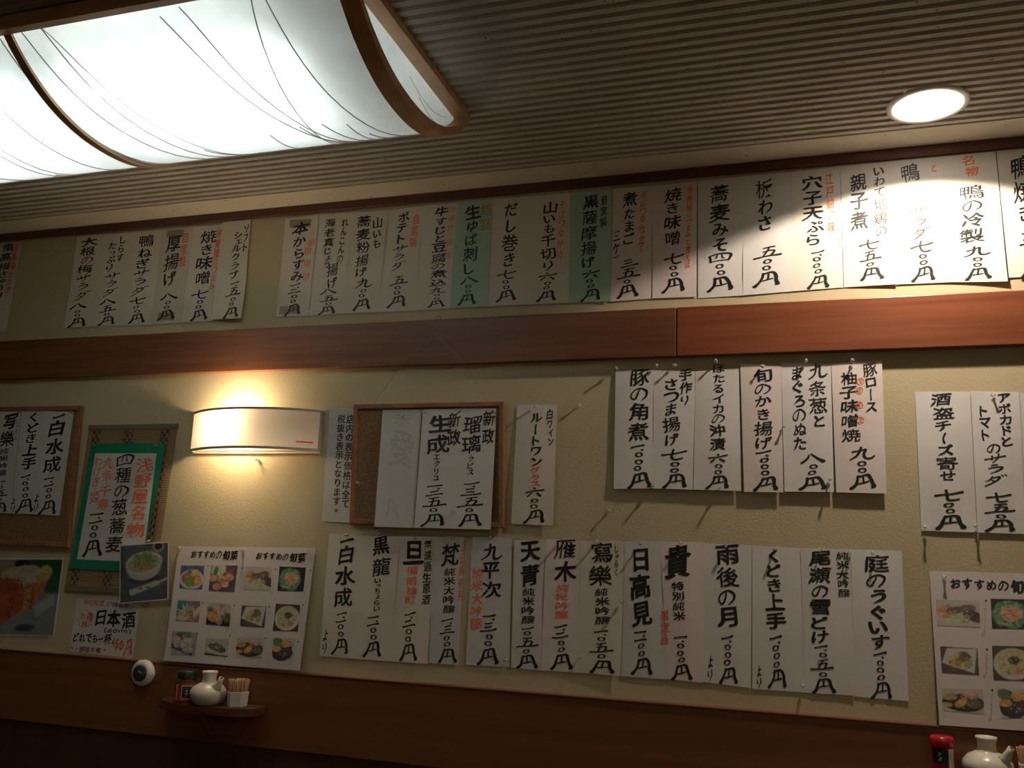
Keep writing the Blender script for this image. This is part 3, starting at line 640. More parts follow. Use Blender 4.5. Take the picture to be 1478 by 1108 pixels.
slip(ZG, [(625,130),(1063,122),(1036,840),(582,828)], 'p_white', 'wide white slip of two priced sakes overhanging the small cork board', [('新政',815,145,812,345,80),('生成',737,160,715,390,138,'b'),('エクリユ',715,398,710,550,52),('一、二五〇円',705,575,695,820,124),
     ('新政',1017,140,1015,335,76),('瑠璃',920,170,915,392,118),('ラピス',915,402,912,520,50),('一、三五〇円',918,560,912,820,124)], G5, base=.0105, bulge=.002, tilt=.0095, warp=.0001)
cork_board(ZH, [(-560,130),(523,112),(437,981),(-640,925)], .0145, 'larger cork board in a brown frame at the left frame edge')
G6 = 'sake slips on the left cork board'
slip(ZH, [(298,143),(475,150),(388,786),(208,775)], 'p_white', 'white sake slip at the right end of the left cork board', [('一白水成',382,165,338,520,110,'b'),('一、一〇〇円',328,550,308,778,88),('より',252,650,238,765,44)], G6, base=.0125, bulge=.001, warp=.0001)
slip(ZH, [(150,145),(302,143),(212,775),(85,772)], 'p_white', 'white sake slip, second from the right on the left cork board', [('くどき上手',230,155,198,500,92,'b'),('一、〇〇〇円',180,535,170,765,88),('より',108,675,98,765,40)], G6, base=.0120, bulge=.001, warp=.0001)
slip(ZH, [(-10,145),(152,145),(87,772),(-75,768)], 'p_white', 'white sake slip touching the left frame edge with small reading aid', [('写樂',90,165,62,365,92,'b'),('純米吟醸',52,372,35,545,56),('一、〇五〇円',25,572,12,765,84),('しゃらく',132,190,118,325,18)], G6, base=.0125, bulge=.001, warp=.0001)

# ------------------------------------------------------------------ bamboo mat with green card
def bamboo_mat():
    q = [WX(p) for p in ((129.8,616.3),(258,614.4),(222,856),(95,848.5))]
    sh = Sheet(q, base=.003, bulge=.0)
    c = sh.P(.5, .5); t = thing('bamboo_mat', (c[0], 0, c[1]), label='woven bamboo mat with dark bands hung behind the green card', cat='mat')
    m = mat('bamboo', (.34, .21, .10), .6); b = m.node_tree.nodes['Principled BSDF']
    uvn = N(m, 'ShaderNodeUVMap'); sep = N(m, 'ShaderNodeSeparateXYZ'); L(m, uvn.outputs[0], sep.inputs[0])
    wv = N(m, 'ShaderNodeMapping'); L(m, uvn.outputs[0], wv.inputs[0]); wv.inputs['Scale'].default_value = (34, 42, 1)
    ch = N(m, 'ShaderNodeTexChecker'); ch.inputs['Scale'].default_value = 1; L(m, wv.outputs[0], ch.inputs['Vector'])
    rp = N(m, 'ShaderNodeValToRGB'); rp.color_ramp.interpolation = 'CONSTANT'; e = rp.color_ramp.elements
    e[0].position = 0; e[0].color = (0, 0, 0, 1); e[1].position = .05; e[1].color = (1, 1, 1, 1)
    for p, v in ((.14, 0), (.42, 1), (.52, 0), (.82, 1), (.92, 0)): x = e.new(p); x.color = (v, v, v, 1)
    L(m, sep.outputs[0], rp.inputs[0])
    mul = N(m, 'ShaderNodeMath', operation='MULTIPLY'); L(m, rp.outputs[0], mul.inputs[0]); L(m, ch.outputs['Fac'], mul.inputs[1])
    ad = N(m, 'ShaderNodeMix', data_type='RGBA'); L(m, mul.outputs[0], ad.inputs[0]); ad.inputs[6].default_value = (.36, .23, .11, 1); ad.inputs[7].default_value = (.035, .022, .014, 1)
    L(m, ad.outputs[2], b.inputs['Base Color'])
    n = 92; mb = MB(); uvs = []
    for k in range(n):
        v0, v1 = (k+.08)/n, (k+.9)/n
        a, b2, c2, d = sh.P(0, v0), sh.P(1, v0), sh.P(1, v1), sh.P(0, v1)
        mm = (a+d)/2, (b2+c2)/2
        mb.add([(a[0], -.003, a[1]), (b2[0], -.003, b2[1]), (mm[1][0], -.0042, mm[1][1]), (mm[0][0], -.0042, mm[0][1]), (d[0], -.003, d[1]), (c2[0], -.003, c2[1])], [(0, 3, 2, 1), (3, 4, 5, 2)])
        uvs += [(0, k/n), (1, k/n), (1, (k+.5)/n), (0, (k+.5)/n), (0, (k+.9)/n), (1, (k+.9)/n)]
    me = mb.mesh('bamboo_splints', t['_o'], fix=False); lay = me.uv_layers.new(name='UVMap')
    for lp in me.loops: lay.data[lp.index].uv = uvs[lp.vertex_index]
    o = link('bamboo_splints', me, m, t); o['kind'] = 'stuff'
    th = MB(); 
    for k in range(30):
        u = (k+.5)/30; a, b3 = sh.P(u, 0), sh.P(u, 1)
        th.tube([(a[0], -.0044, a[1]), (b3[0], -.0044, b3[1])], .0005, 4)
    o = link('warp_threads', th.mesh('warp_threads', t['_o']), mat('warp_thread', (.22, .14, .07), .8), t); o['kind'] = 'stuff'
    for v0, v1 in ((-.012, .018), (.982, 1.015)):
        a, b4, c4, d = sh.P(0, v0), sh.P(1, v0), sh.P(1, v1), sh.P(0, v1)
        obj('edge_strip', MB().quadbox([a, b4, c4, d], -.0058, -.0012), mat('mat_edge', (.17, .14, .08), .7), t)
bamboo_mat()
gsh = Sheet([WX(p) for p in ((135,641),(242.3,639.8),(206,825.5),(103.3,819.7))], base=.0072, bulge=.001)
gc = gsh.build('green_card', M['p_green'], label='green card on the bamboo mat carrying a handwritten speciality notice', cat='notice')
wsh = Sheet([WX(p) for p in ((140.3,654.3),(228.8,654.3),(208.5,811),(113.8,806.9))], base=.0078, bulge=.001)
wp = wsh.build('white_sheet', M['p_white'], gc)
wp['label'] = 'white sheet'
letters(wp, wsh, ZH, [('四種の葱蕎麦',785,410,712,1010,104),('浅野屋名物',910,430,838,920,108,'r'),('九条・千寿',685,425,645,750,72,'r'),('わけぎ・姫',620,425,590,705,64,'r'),('一、一〇〇円',608,765,575,1035,112),('ねぎ',803,610,800,655,22)])

# handwritten price sign by the ledge
ssh = Sheet([WX(p) for p in ((112,863.4),(203,867.4),(192.6,950.4),(100.3,939.0))], base=.0015, bulge=.001)
sg = ssh.build('price_sign', M['p_white'], label='handwritten sake price sign reading 450円 above the white button', cat='sign')
letters(sg, ssh, ZL, [('17時まで',785,460,935,474,38,'ht'),('日本酒',705,555,990,580,125,'hb'),('（60ml）',762,650,955,662,40,'ht'),('どれでも一杯',537,700,815,718,88,'hb'),('一部除外有',548,785,738,800,46,'h'),
    ('平日限定',612,448,765,455,42,'hc'),('お得',590,545,680,560,62,'hc'),('特',600,605,640,612,48,'hc'),('450円',815,735,965,785,98,'hcb'),('※',515,778,538,780,30,'hc'),('※',752,792,775,795,30,'hc')])
mbq = MB(); c0 = np.array(WX((ZL[0]+622/ZL[2], ZL[1]+570/ZL[2])))
vv, ff = ribbon([[(math.cos(a)*(1+.09*math.cos(8*a)), math.sin(a)*(1+.09*math.cos(8*a)), .05) for a in np.linspace(0, 2*PI, 49)]])
mbq.add([(c0[0]+p[0]*.0235, ssh.yat(c0[0]+p[0]*.0235, c0[1]+p[1]*.0235)-INKOFF, c0[1]+p[1]*.0235) for p in vv], ff)
link('red_outline', mbq.mesh('red_outline', sg['_o'], fix=False), M['crimson'], sg)['label'] = 'red scalloped circle'

# ------------------------------------------------------------------ printed pictures (vertex-coloured prints)
def vc_mat():
    m = mat('printed_picture', (1, 1, 1), .35); b = m.node_tree.nodes['Principled BSDF']
    a = N(m, 'ShaderNodeVertexColor', layer_name='Col'); L(m, a.outputs[0], b.inputs['Base Color']); return m
M['print'] = vc_mat()
def smooth_noise(h, w, cells, r):
    g = r.random((cells+2, cells+2)); y = np.linspace(0, cells, h); x = np.linspace(0, cells, w)
    yi, xi = y.astype(int), x.astype(int); fy, fx = (y-yi)[:, None], (x-xi)[None, :]
    fy, fx = fy*fy*(3-2*fy), fx*fx*(3-2*fx)
    return (g[yi][:, xi]*(1-fy)*(1-fx)+g[yi][:, xi+1]*(1-fy)*fx+g[yi+1][:, xi]*fy*(1-fx)+g[yi+1][:, xi+1]*fy*fx)
def paint(h, w, ops, seed):
    """paint a small food photograph: ops are ellipses / polygons / strands in unit coordinates (x right, y down)"""
    r = np.random.default_rng(seed); im = np.zeros((h, w, 3)); Y, X = np.mgrid[0:h, 0:w]; X = X/(w-1); Y = Y/(h-1)
    def blend(mask, col, nz, cells):
        n = smooth_noise(h, w, cells, r)*.6+smooth_noise(h, w, cells*3, r)*.4
        c = np.array(col)[None, None, :]*(1+(n[..., None]-.5)*2*nz)
        im[:] = im*(1-mask[..., None])+c*mask[..., None]
    for op in ops:
        k = op[0]
        if k == 'bg': blend(np.ones((h, w)), op[1], op[2], op[3])
        elif k == 'e':
            _, cx, cy, rx, ry, rot, col, nz = op; a = math.radians(rot)
            wob = (smooth_noise(h, w, 6, r)-.5)*.25*(nz > .2)
            u = ((X-cx)*math.cos(a)+(Y-cy)*math.sin(a))/rx; v = (-(X-cx)*math.sin(a)+(Y-cy)*math.cos(a))/ry
            d = np.sqrt(u*u+v*v)+wob; blend(np.clip((1-d)*min(rx, ry)*w*.7+.5, 0, 1), col, nz, 7)
        elif k == 'p':
            _, pts, col, nz = op; msk = np.zeros((h, w)); n = len(pts)
            for ox, oy in ((-.3, -.3), (.3, -.3), (-.3, .3), (.3, .3)):
                XX, YY = X+ox/w, Y+oy/h; ins = np.zeros((h, w), bool)
                for i in range(n):
                    (x0, y0), (x1, y1) = pts[i-1], pts[i]
                    if y0 != y1: ins ^= ((y0 > YY) != (y1 > YY)) & (XX < (x1-x0)*(YY-y0)/(y1-y0)+x0)
                msk += ins*.25
            blend(msk, col, nz, 8)
        elif k == 's':     # scattered strands / crumbs
            _, cx, cy, rx, ry, cnt, ln, wd_, c1, c2 = op
            for _ in range(cnt):
                a = r.uniform(0, 2*PI); q = math.sqrt(r.random()); x0 = cx+rx*q*math.cos(a); y0 = cy+ry*q*math.sin(a); th = r.uniform(0, PI)
                u = (X-x0)*math.cos(th)+(Y-y0)*math.sin(th); v = -(X-x0)*math.sin(th)+(Y-y0)*math.cos(th)+u*u*r.uniform(-2, 2)
                t = r.random(); col = np.array(c1)*(1-t)+np.array(c2)*t
                msk = np.clip((wd_-np.abs(v))*w*.8+.5, 0, 1)*(np.abs(u) < ln); im[:] = im*(1-msk[..., None])+col*msk[..., None]
    return np.clip(im, 0, 1)
def picture(sh, q, ops, seed, parent, n=30, name='food_picture', off=.0004, label=None, org=None):
    q = [np.array(p) for p in q]
    wm, hm = np.linalg.norm(q[1]-q[0]), np.linalg.norm(q[3]-q[0]); nu, nv = n, max(8, int(n*hm/wm))
    im = paint(nv+1, nu+1, ops, seed); vs = []
    for j in range(nv+1):
        for i in range(nu+1):
            u, v = i/nu, j/nv; a = q[0]*(1-u)*(1-v)+q[1]*u*(1-v)+q[2]*u*v+q[3]*(1-u)*v; vs.append((a[0], sh.yat(a[0], a[1])-off, a[1]))
    fs = [(j*(nu+1)+i, (j+1)*(nu+1)+i, (j+1)*(nu+1)+i+1, j*(nu+1)+i+1) for j in range(nv) for i in range(nu)]
    me = MB().add(vs, fs).mesh(name, parent['_o'], fix=False)
    ca = me.color_attributes.new('Col', 'FLOAT_COLOR', 'POINT'); ca.data.foreach_set('color', np.concatenate([im.reshape(-1, 3), np.ones(((nu+1)*(nv+1), 1))], 1).astype(np.float32).ravel())
    o = link(name, me, M['print'], parent)
    if label: o['label'] = label
    return o
WH = (.62, .60, .56)
F_ = {
 1: ([('bg',(.10,.12,.24),.5,6),('e',.5,.6,.52,.42,0,(.55,.56,.60),.1),('e',.5,.55,.42,.36,0,(.18,.22,.34),.3),('e',.25,.55,.16,.2,0,(.55,.16,.08),.5),('e',.65,.35,.18,.18,0,(.66,.52,.20),.3),('e',.72,.62,.2,.22,0,(.70,.34,.08),.4),('e',.45,.68,.18,.26,30,(.20,.32,.06),.4)], 'printed picture of sashimi on a blue plate'),
 2: ([('bg',(.10,.09,.12),.4,6),('e',.3,.15,.3,.25,0,(.50,.52,.38),.4),('e',.2,.25,.08,.2,10,(.08,.18,.05),.4),('e',.75,.2,.14,.12,0,(.30,.08,.07),.4)]+[('e',x,y,.16,.13,0,(.62,.32,.20),.5) for x,y in ((.12,.5),(.45,.5),(.75,.45),(.3,.82),(.6,.72))], 'printed picture of sliced raw fish rolls'),
 3: ([('bg',(.48,.47,.42),.1,4),('e',.22,.45,.2,.28,0,(.55,.32,.16),.5),('e',.55,.78,.35,.16,0,(.45,.52,.30),.5),('e',.45,.38,.24,.13,-20,(.14,.08,.06),.5),('e',.72,.32,.22,.15,-15,(.17,.10,.09),.5),('e',.85,.62,.2,.26,-50,(.10,.06,.06),.5),('s',.55,.75,.3,.15,22,.12,.012,(.6,.62,.45),(.3,.4,.15))], 'printed picture of sliced duck on salad'),
 4: ([('bg',(.03,.03,.035),.3,4),('e',.44,.52,.44,.48,0,(.10,.24,.13),.5),('s',.4,.5,.4,.42,40,.1,.012,(.25,.42,.22),(.5,.55,.45)),('e',.5,.5,.26,.26,0,(.62,.33,.20),.6),('s',.5,.5,.24,.22,18,.09,.012,(.75,.48,.32),(.5,.22,.12))], 'printed picture of a salad on a black plate'),
 5: ([('bg',(.30,.20,.16),.3,5),('p',[(0,0),(.5,0),(.3,.5),(0,.6)],(.05,.22,.24),.4),('e',.75,.2,.3,.2,0,(.20,.17,.22),.4),('s',.45,.5,.3,.3,16,.3,.02,(.62,.58,.42),(.45,.45,.30)),('e',.9,.5,.12,.3,30,(.60,.55,.38),.2),('e',.25,.85,.25,.12,0,(.60,.50,.42),.3)], 'printed picture of pale pickled sticks'),
 6: ([('bg',(.46,.44,.40),.15,4),('p',[(.0,.6),(1,.45),(1,1),(0,1)],(.03,.03,.03),.2),('e',.28,.58,.26,.26,0,(.60,.26,.15),.5),('e',.6,.3,.16,.3,20,(.52,.36,.28),.5),('e',.55,.75,.14,.2,0,(.55,.28,.18),.5),('e',.85,.62,.15,.2,0,(.10,.16,.07),.5),('e',.12,.3,.14,.12,0,(.12,.2,.08),.5)], 'printed picture of raw seafood slices'),
 7: ([('bg',(.10,.08,.07),.2,4),('p',[(.18,.05),(.98,.02),(.88,.95),(.02,.62)],(.56,.55,.50),.08),('e',.4,.58,.2,.18,0,(.58,.45,.14),.5),('e',.6,.35,.2,.2,0,(.18,.13,.11),.5),('e',.72,.62,.12,.16,0,(.36,.33,.12),.5),('e',.45,.3,.1,.1,0,(.45,.4,.2),.5)], 'printed picture of vegetables on a square white plate'),
 8: ([('bg',(.08,.06,.05),.2,4),('e',.52,.52,.5,.46,0,(.56,.54,.46),.1),('e',.52,.48,.43,.38,0,(.52,.48,.26),.25),('e',.55,.42,.15,.12,0,(.05,.08,.03),.6),('e',.65,.75,.12,.08,0,(.58,.25,.12),.4)], 'printed picture of a pale soup bowl'),
 9: ([('bg',(.32,.30,.34),.3,5),('e',.45,.15,.3,.2,0,(.12,.16,.08),.5),('p',[(.0,.5),(.9,.9),(.9,1),(0,.7)],(.06,.05,.12),.2),('e',.17,.32,.17,.14,0,(.56,.36,.34),.3),('e',.62,.5,.24,.28,0,(.60,.57,.50),.4),('e',.25,.55,.15,.12,0,(.45,.42,.32),.5),('e',.7,.75,.2,.12,0,(.58,.55,.5),.4)], 'printed picture of white fish on a dark plate'),
 10: ([('bg',(.42,.42,.42),.2,4),('p',[(0,.85),(1,.95),(1,1),(0,1)],(.03,.03,.03),.2),('e',.52,.7,.48,.2,10,(.55,.55,.50),.1),('e',.5,.52,.42,.22,28,(.07,.13,.05),.5),('e',.5,.5,.14,.1,20,(.28,.16,.12),.5)], 'printed picture of a dish on a green leaf'),
 11: ([('bg',(.50,.46,.40),.2,4),('e',.5,.6,.52,.38,0,(.035,.025,.02),.2),('e',.2,.35,.18,.18,0,(.52,.36,.18),.5),('e',.45,.6,.12,.24,30,(.62,.38,.14),.5),('e',.7,.25,.2,.16,0,(.58,.38,.30),.5),('e',.78,.6,.18,.2,0,(.12,.11,.09),.6),('e',.12,.72,.12,.1,0,(.5,.4,.25),.4)], 'printed picture of fried food on a black plate'),
 12: ([('bg',(.52,.50,.48),.1,4),('e',.45,.62,.48,.4,-10,(.05,.04,.05),.4),('e',.25,.2,.25,.18,0,(.10,.17,.08),.5),('e',.65,.28,.25,.16,0,(.60,.33,.10),.4),('e',.2,.5,.2,.13,0,(.62,.34,.08),.4),('e',.7,.6,.2,.2,0,(.05,.04,.06),.5)], 'printed picture of dark stew with orange vegetables')}
BOX = {1:[(225,240),(403,243),(382,425),(210,415)],2:[(455,240),(655,243),(627,447),(432,437)],3:[(715,250),(912,262),(905,435),(695,430)],4:[(970,252),(1168,262),(1150,442),(955,437)],
 5:[(197,508),(370,517),(355,677),(177,665)],6:[(427,525),(605,535),(590,710),(407,695)],7:[(685,548),(872,555),(855,717),(670,705)],8:[(943,535),(1128,545),(1110,745),(920,740)],
 9:[(150,745),(350,755),(318,935),(135,925)],10:[(412,797),(582,805),(575,940),(395,925)],11:[(645,793),(850,795),(838,945),(635,935)],12:[(920,787),(1090,795),(1075,965),(915,965)]}
def menu_sheet(zone, corners, boxes, titles, caps, label, **kw):
    q = zq(zone, corners)
    for i in (2, 3):      # the lower corners stand off the wall, over the ledge
        r_ = wall(zone[0]+corners[i][0]/zone[2], zone[1]+corners[i][1]/zone[2], -.0245); q[i] = (float(r_[0]), float(r_[2]))
    sh = Sheet(q, **kw)
    dq = [np.array(a)-np.array(b) for a, b in zip(q, zq(zone, corners))]; q0 = Sheet(zq(zone, corners))
    def onto(p):          # carry a point of the flat layout onto the leaning sheet
        u, v = q0.uv(*p); return tuple(sh.P(u, v))
    o = sh.build('picture_menu', M['p_menu'], label=label, cat='menu sheet', group='printed picture menus')
    letters(o, sh, zone, titles)
    for k, b in boxes.items():
        picture(sh, [onto(p) for p in zq(zone, b)], F_[k][0]+[('s',.5,.55,.34,.32,26,.045,.010,(.10,.07,.04),(.30,.18,.08)),('s',.5,.5,.3,.3,18,.04,.010,(.62,.55,.38),(.42,.36,.20))], 100+k, o, 40, label=F_[k][1])
    mb = MB()         # caption print too small to read: a bullet and specks of print beside every picture
    r = random.Random(5)
    for (X0, Y0, X1, Y1) in caps:
        a = np.array(WX((zone[0]+X0/zone[2], zone[1]+Y0/zone[2]))); b = np.array(WX((zone[0]+X1/zone[2], zone[1]+Y1/zone[2])))
        def q4(c, w, h): mb.add([(c[0]+dx*w, sh.yat(c[0], c[1])-.0004, c[1]+dz*h) for dx, dz in ((-1, -1), (1, -1), (1, 1), (-1, 1))], [(0, 1, 2, 3)])
        q4(a, .0016, .0020)
        n = 13
        for i in range(2, n):
            c = a+(b-a)*i/n
            for s_ in range(2): q4(c+np.array([r.uniform(-.0007, .0007), r.uniform(-.0006, .0006)]), r.uniform(.0004, .0009), .0005)
        for i in range(3): q4(b+np.array([-.0028, .008-i*.003]), .0008, .0006)
    link('caption_print', mb.mesh('caption_print', o['_o'], fix=False), M['ink'], o)['kind'] = 'stuff'
    return o
caps = [(435,245,395,425),(693,265,650,450),(948,272,925,470),(1212,280,1175,480),(407,525,378,675),(647,545,605,745),(912,555,880,725),(1167,540,1130,760),(378,762,335,950),(623,773,590,960),(892,792,855,985),(1140,818,1085,995)]
menu_sheet(ZM, [(205,95),(1245,108),(1122,1043),(88,965)], BOX, [('おすすめの旬菜',303,155,658,165,72,'hx'),('おすすめの旬菜',798,165,1172,185,72,'hx')], caps,
    'wide sheet of twelve printed food pictures above the condiment shelf', base=.002, bulge=.001, tilt=.0228)
menu_sheet(ZO, [(112,85),(690,100),(745,925),(165,885)], {3:[(147,235),(370,240),(377,380),(153,370)],4:[(430,230),(640,235),(650,390),(437,385)],7:[(168,478),(362,490),(370,627),(177,615)],8:[(437,475),(640,480),(650,660),(445,652)],11:[(175,697),(390,700),(397,830),(178,808)],12:[(460,695),(640,700),(650,850),(490,850)]},
    [('おすすめの旬菜',220,148,682,172,66,'hx')], [(403,240,392,425),(405,490,397,640),(430,698,420,860)], 'sheet of printed food pictures cut by the right frame edge', base=.002, bulge=.001, tilt=.0228)
# the two larger laminated photographs
def photo(q, ops, seed, n, label, base, edge):
    sh = Sheet(q, base=base, bulge=.001); o = sh.build('food_photo', M['p_pink'], label=label, cat='photo')
    c = sum(np.array(p) for p in q)/4; qi = [tuple(c+(np.array(p)-c)*edge) for p in q]
    picture(sh, qi, ops, seed, o, n, name='photo_print'); return o
G_ = lambda a, b: (a, b)
bowl = [('bg',(.085,.095,.12),.35,5),('p',[(0,.25),(.12,.5),(0,.6)],(.05,.055,.07),.3),('e',.80,.06,.12,.10,0,(.30,.30,.30),.2),('e',.80,.05,.08,.07,0,(.05,.015,.01),.2),('e',.5,.62,.34,.06,0,(.04,.045,.055),.1),
  ('e',.50,.42,.36,.22,-4,(.44,.43,.38),.08),('e',.50,.33,.385,.20,-4,(.55,.54,.48),.04),('e',.50,.34,.345,.165,-4,(.36,.34,.24),.2),('e',.5,.3,.2,.14,0,(.12,.19,.06),.5),('s',.5,.27,.2,.13,55,.1,.012,(.30,.40,.16),(.08,.16,.04)),('s',.5,.4,.2,.06,14,.06,.014,(.30,.14,.08),(.4,.3,.15)),
  ('p',[(.18,.80),(.78,.66),(.84,.74),(.22,.90)],(.47,.46,.38),.08),('p',[(.80,.68),(1.0,.62),(1.0,.66),(.82,.72)],(.50,.49,.42),.05),('s',.5,.78,.12,.02,12,.02,.009,(.08,.08,.08),(.15,.15,.13))]
photo([WX(p) for p in ((177.4,786.4),(248.3,781),(247.3,865),(176.8,871.4))], bowl, 21, 72, 'laminated photo of noodles with green onion in a white bowl', .0125, .955)
V_ = lambda pts: [(.43+.57*x/465, (y-135)/555) for x, y in pts]
def E_(x, y, rx, ry, rot, col, nz): (u, v), = V_([(x, y)]); return ('e', u, v, rx*.57/465, ry/555, rot, col, nz)
def S_(x, y, rx, ry, n, ln, w, c1, c2): (u, v), = V_([(x, y)]); return ('s', u, v, rx*.57/465, ry/555, n, ln, w, c1, c2)
tst = [('bg',(.20,.24,.24),.25,5),('p',V_([(180,135),(470,135),(470,385),(385,385),(300,300)]),(.012,.075,.03),.3),E_(40,190,90,60,0,(.30,.20,.18),.25),E_(180,165,55,28,0,(.01,.01,.015),.3),
  ('p',V_([(-350,300),(0,270),(110,200),(270,170),(395,250),(372,335),(285,512),(235,512),(150,575),(60,645),(0,665),(-350,700)]),(.36,.085,.03),.4),
  ('p',V_([(232,360),(275,345),(262,515),(232,510)]),(.46,.32,.19),.25),('p',V_([(120,420),(165,400),(150,575),(100,610)]),(.28,.055,.022),.3),('p',V_([(-100,430),(10,440),(0,665),(-100,690)]),(.40,.13,.05),.3),
  S_(130,450,190,150,60,.05,.006,(.44,.14,.05),(.22,.045,.02)),('p',V_([(300,270),(385,262),(366,335),(300,470)]),(.43,.15,.045),.4),E_(60,330,120,65,-12,(.30,.055,.03),.6),E_(20,290,90,40,-10,(.38,.12,.06),.5),E_(215,250,120,68,-25,(.42,.36,.22),.35),E_(130,235,110,40,-28,(.46,.38,.24),.3),
  S_(220,255,115,65,80,.055,.004,(.58,.52,.36),(.30,.21,.10)),S_(70,330,120,60,60,.05,.004,(.42,.10,.06),(.18,.03,.02)),E_(358,225,44,46,0,(.52,.38,.10),.35),E_(345,265,48,30,20,(.44,.30,.10),.4),
  S_(355,235,42,45,16,.03,.004,(.60,.48,.18),(.34,.22,.06)),E_(255,640,70,26,-10,(.04,.05,.08),.5),('p',V_([(300,480),(440,390),(440,470),(330,560)]),(.28,.33,.33),.2)]
photo([WX(p) for p in ((-70,806),(93.3,805.8),(79.4,918),(-88,914))], tst, 33, 110, 'laminated photo of orange red toast slices with shaved flakes', .002, .975)

# ------------------------------------------------------------------ push pins
pin_prof = [(.0009, 0), (.0044, .0006), (.0044, .0016), (.0022, .0030), (.0020, .0075), (.0036, .0095), (.0038, .0110), (.0, .0116)]
pin_me = MB().lathe(pin_prof, (0, 0, 0), 12, 'y', cap=False).mesh('push_pin', smooth=True)
pin_me.materials.append(M['pin'])
ndl = MB().tube([(0, .0, 0), (0, .0035, 0)], .0005, 5).mesh('needle'); ndl.materials.append(M['metal'])
def pin(zone, X, Y, where, y=-.0045, mt=None, tilt=None):
    p = WX((zone[0]+X/zone[2], zone[1]+Y/zone[2]))
    me = pin_me
    if mt: me = pin_me.copy(); me.materials.clear(); me.materials.append(mt)
    o = bpy.data.objects.new('push_pin', me); o.location = (p[0], y, p[1]); COL.objects.link(o)
    o.rotation_euler = (random.uniform(-.18, .18), 0, random.uniform(-.25, .25))
    n = bpy.data.objects.new('needle', ndl); n.parent = o; COL.objects.link(n)
    meta(o, label=('yellow push pin ' if mt else 'clear push pin ')+where, cat='push pin', group='push pins on the wall')
for X, Y, w in [(75,118,'at the top left of the leftmost slip under the rail'),(277,103,'above the left edge of the second slip under the rail'),(370,100,'above the middle of the second slip under the rail'),(577,82,'above the third slip under the rail'),(815,105,'at the top of the fourth slip under the rail'),
    (1030,80,'at the top of the fifth slip under the rail'),(1268,78,'at the top of the sixth slip under the rail'),(258,708,'at the bottom between first and second slips under the rail'),(597,715,'at the bottom of the third slip under the rail'),(920,408,'halfway down between fourth and fifth slips under the rail'),(1152,675,'low between the fifth and sixth slips under the rail')]:
    pin(ZE, X, Y, w, y=-.011)
ZP = (600, 430, 2.956)
for X, Y, w, y in [(518,462,'at the top of the wine slip',-.007),(700,458,'alone on the bare wall right of the wine slip',-.0015),(825,907,'alone on the bare wall left below the six slips under the rail',-.0015)]: pin(ZP, X, Y, w, y)
for X, Y, w, y in [(152,975,'at the bottom left of the salted fish slip by the right edge',-.006),(475,968,'at the bottom between the two slips by the right edge',-.007),(582,135,'at the top of the avocado slip by the right edge',-.0065)]: pin(ZF, X, Y, w, y)
for X, Y, w, y in [(510,172,'at the top of the blank-looking slip on cork',-.0135),(250,565,'on the bare cork at the left of the small board',-.0095),(820,740,'low in the middle of the wide slip on cork',-.0225),(640,147,'at the top left of the wide slip on cork',-.0125),(1052,138,'at the top right of the wide slip on cork',-.0125),(742,655,'below the wall lamp shade',-.002)]:
    pin(ZG, X, Y, w, y) if X != 742 else pin((220,520,4.927), 757, 710, w, y)
pin(ZI, 310, 107, 'on the leftmost slip of the bottom row', -.004, M['pinyellow'])
for X, Y, w in [(540,102,'at the top of the second slip in the bottom row'),(787,130,'at the top of the third slip in the bottom row'),(1060,127,'at the top of the fourth slip in the bottom row'),(1330,127,'at the top of the fifth slip in the bottom row'),(1440,990,'at the lower right corner of the fifth slip in the bottom row')]: pin(ZI, X, Y, w, -.0055)
for X, Y, w in [(415,78,'at the top of the pinkish slip with orange middle'),(632,95,'at the top of the eighth slip in the bottom row'),(910,108,'at the top of the ninth slip in the bottom row'),(1165,105,'at the top of the tenth slip in the bottom row'),(787,478,'halfway between the eighth and ninth bottom row slips'),(520,830,'low between the seventh and eighth bottom row slips')]: pin(ZJ, X, Y, w, -.0065)
for X, Y, w in [(210,78,'at the top of the fourth bottom row slip from the right'),(520,97,'at the top of the third bottom row slip from the right'),(815,103,'at the top of the second bottom row slip from the right'),(1002,118,'between the two rightmost bottom row slips'),(1150,122,'at the top of the rightmost bottom row slip'),(703,970,'low between the second and third slips from the right')]: pin(ZK, X, Y, w, -.0055)
for X, Y, w, y in [(155,157,'between the slips at the top of the left cork board',-.014),(468,158,'at the top right slip corner on the left cork board',-.0135),(597,353,'at the top left corner of the green card',-.0095),(978,353,'at the top right corner of the green card',-.0095),(935,940,'at the lower right of the green card',-.0105),(825,268,'at the top of the bamboo mat',-.0065)]: pin(ZH, X, Y, w, y)
for X, Y, w in [(222,108,'at the top left of the twelve picture sheet'),(697,128,'at the top middle of the twelve picture sheet'),(1190,152,'at the top right of the twelve picture sheet')]: pin(ZM, X, Y, w, -.0045)
pin(ZO, 187, 115, 'at the top left of the right picture sheet', -.0045)

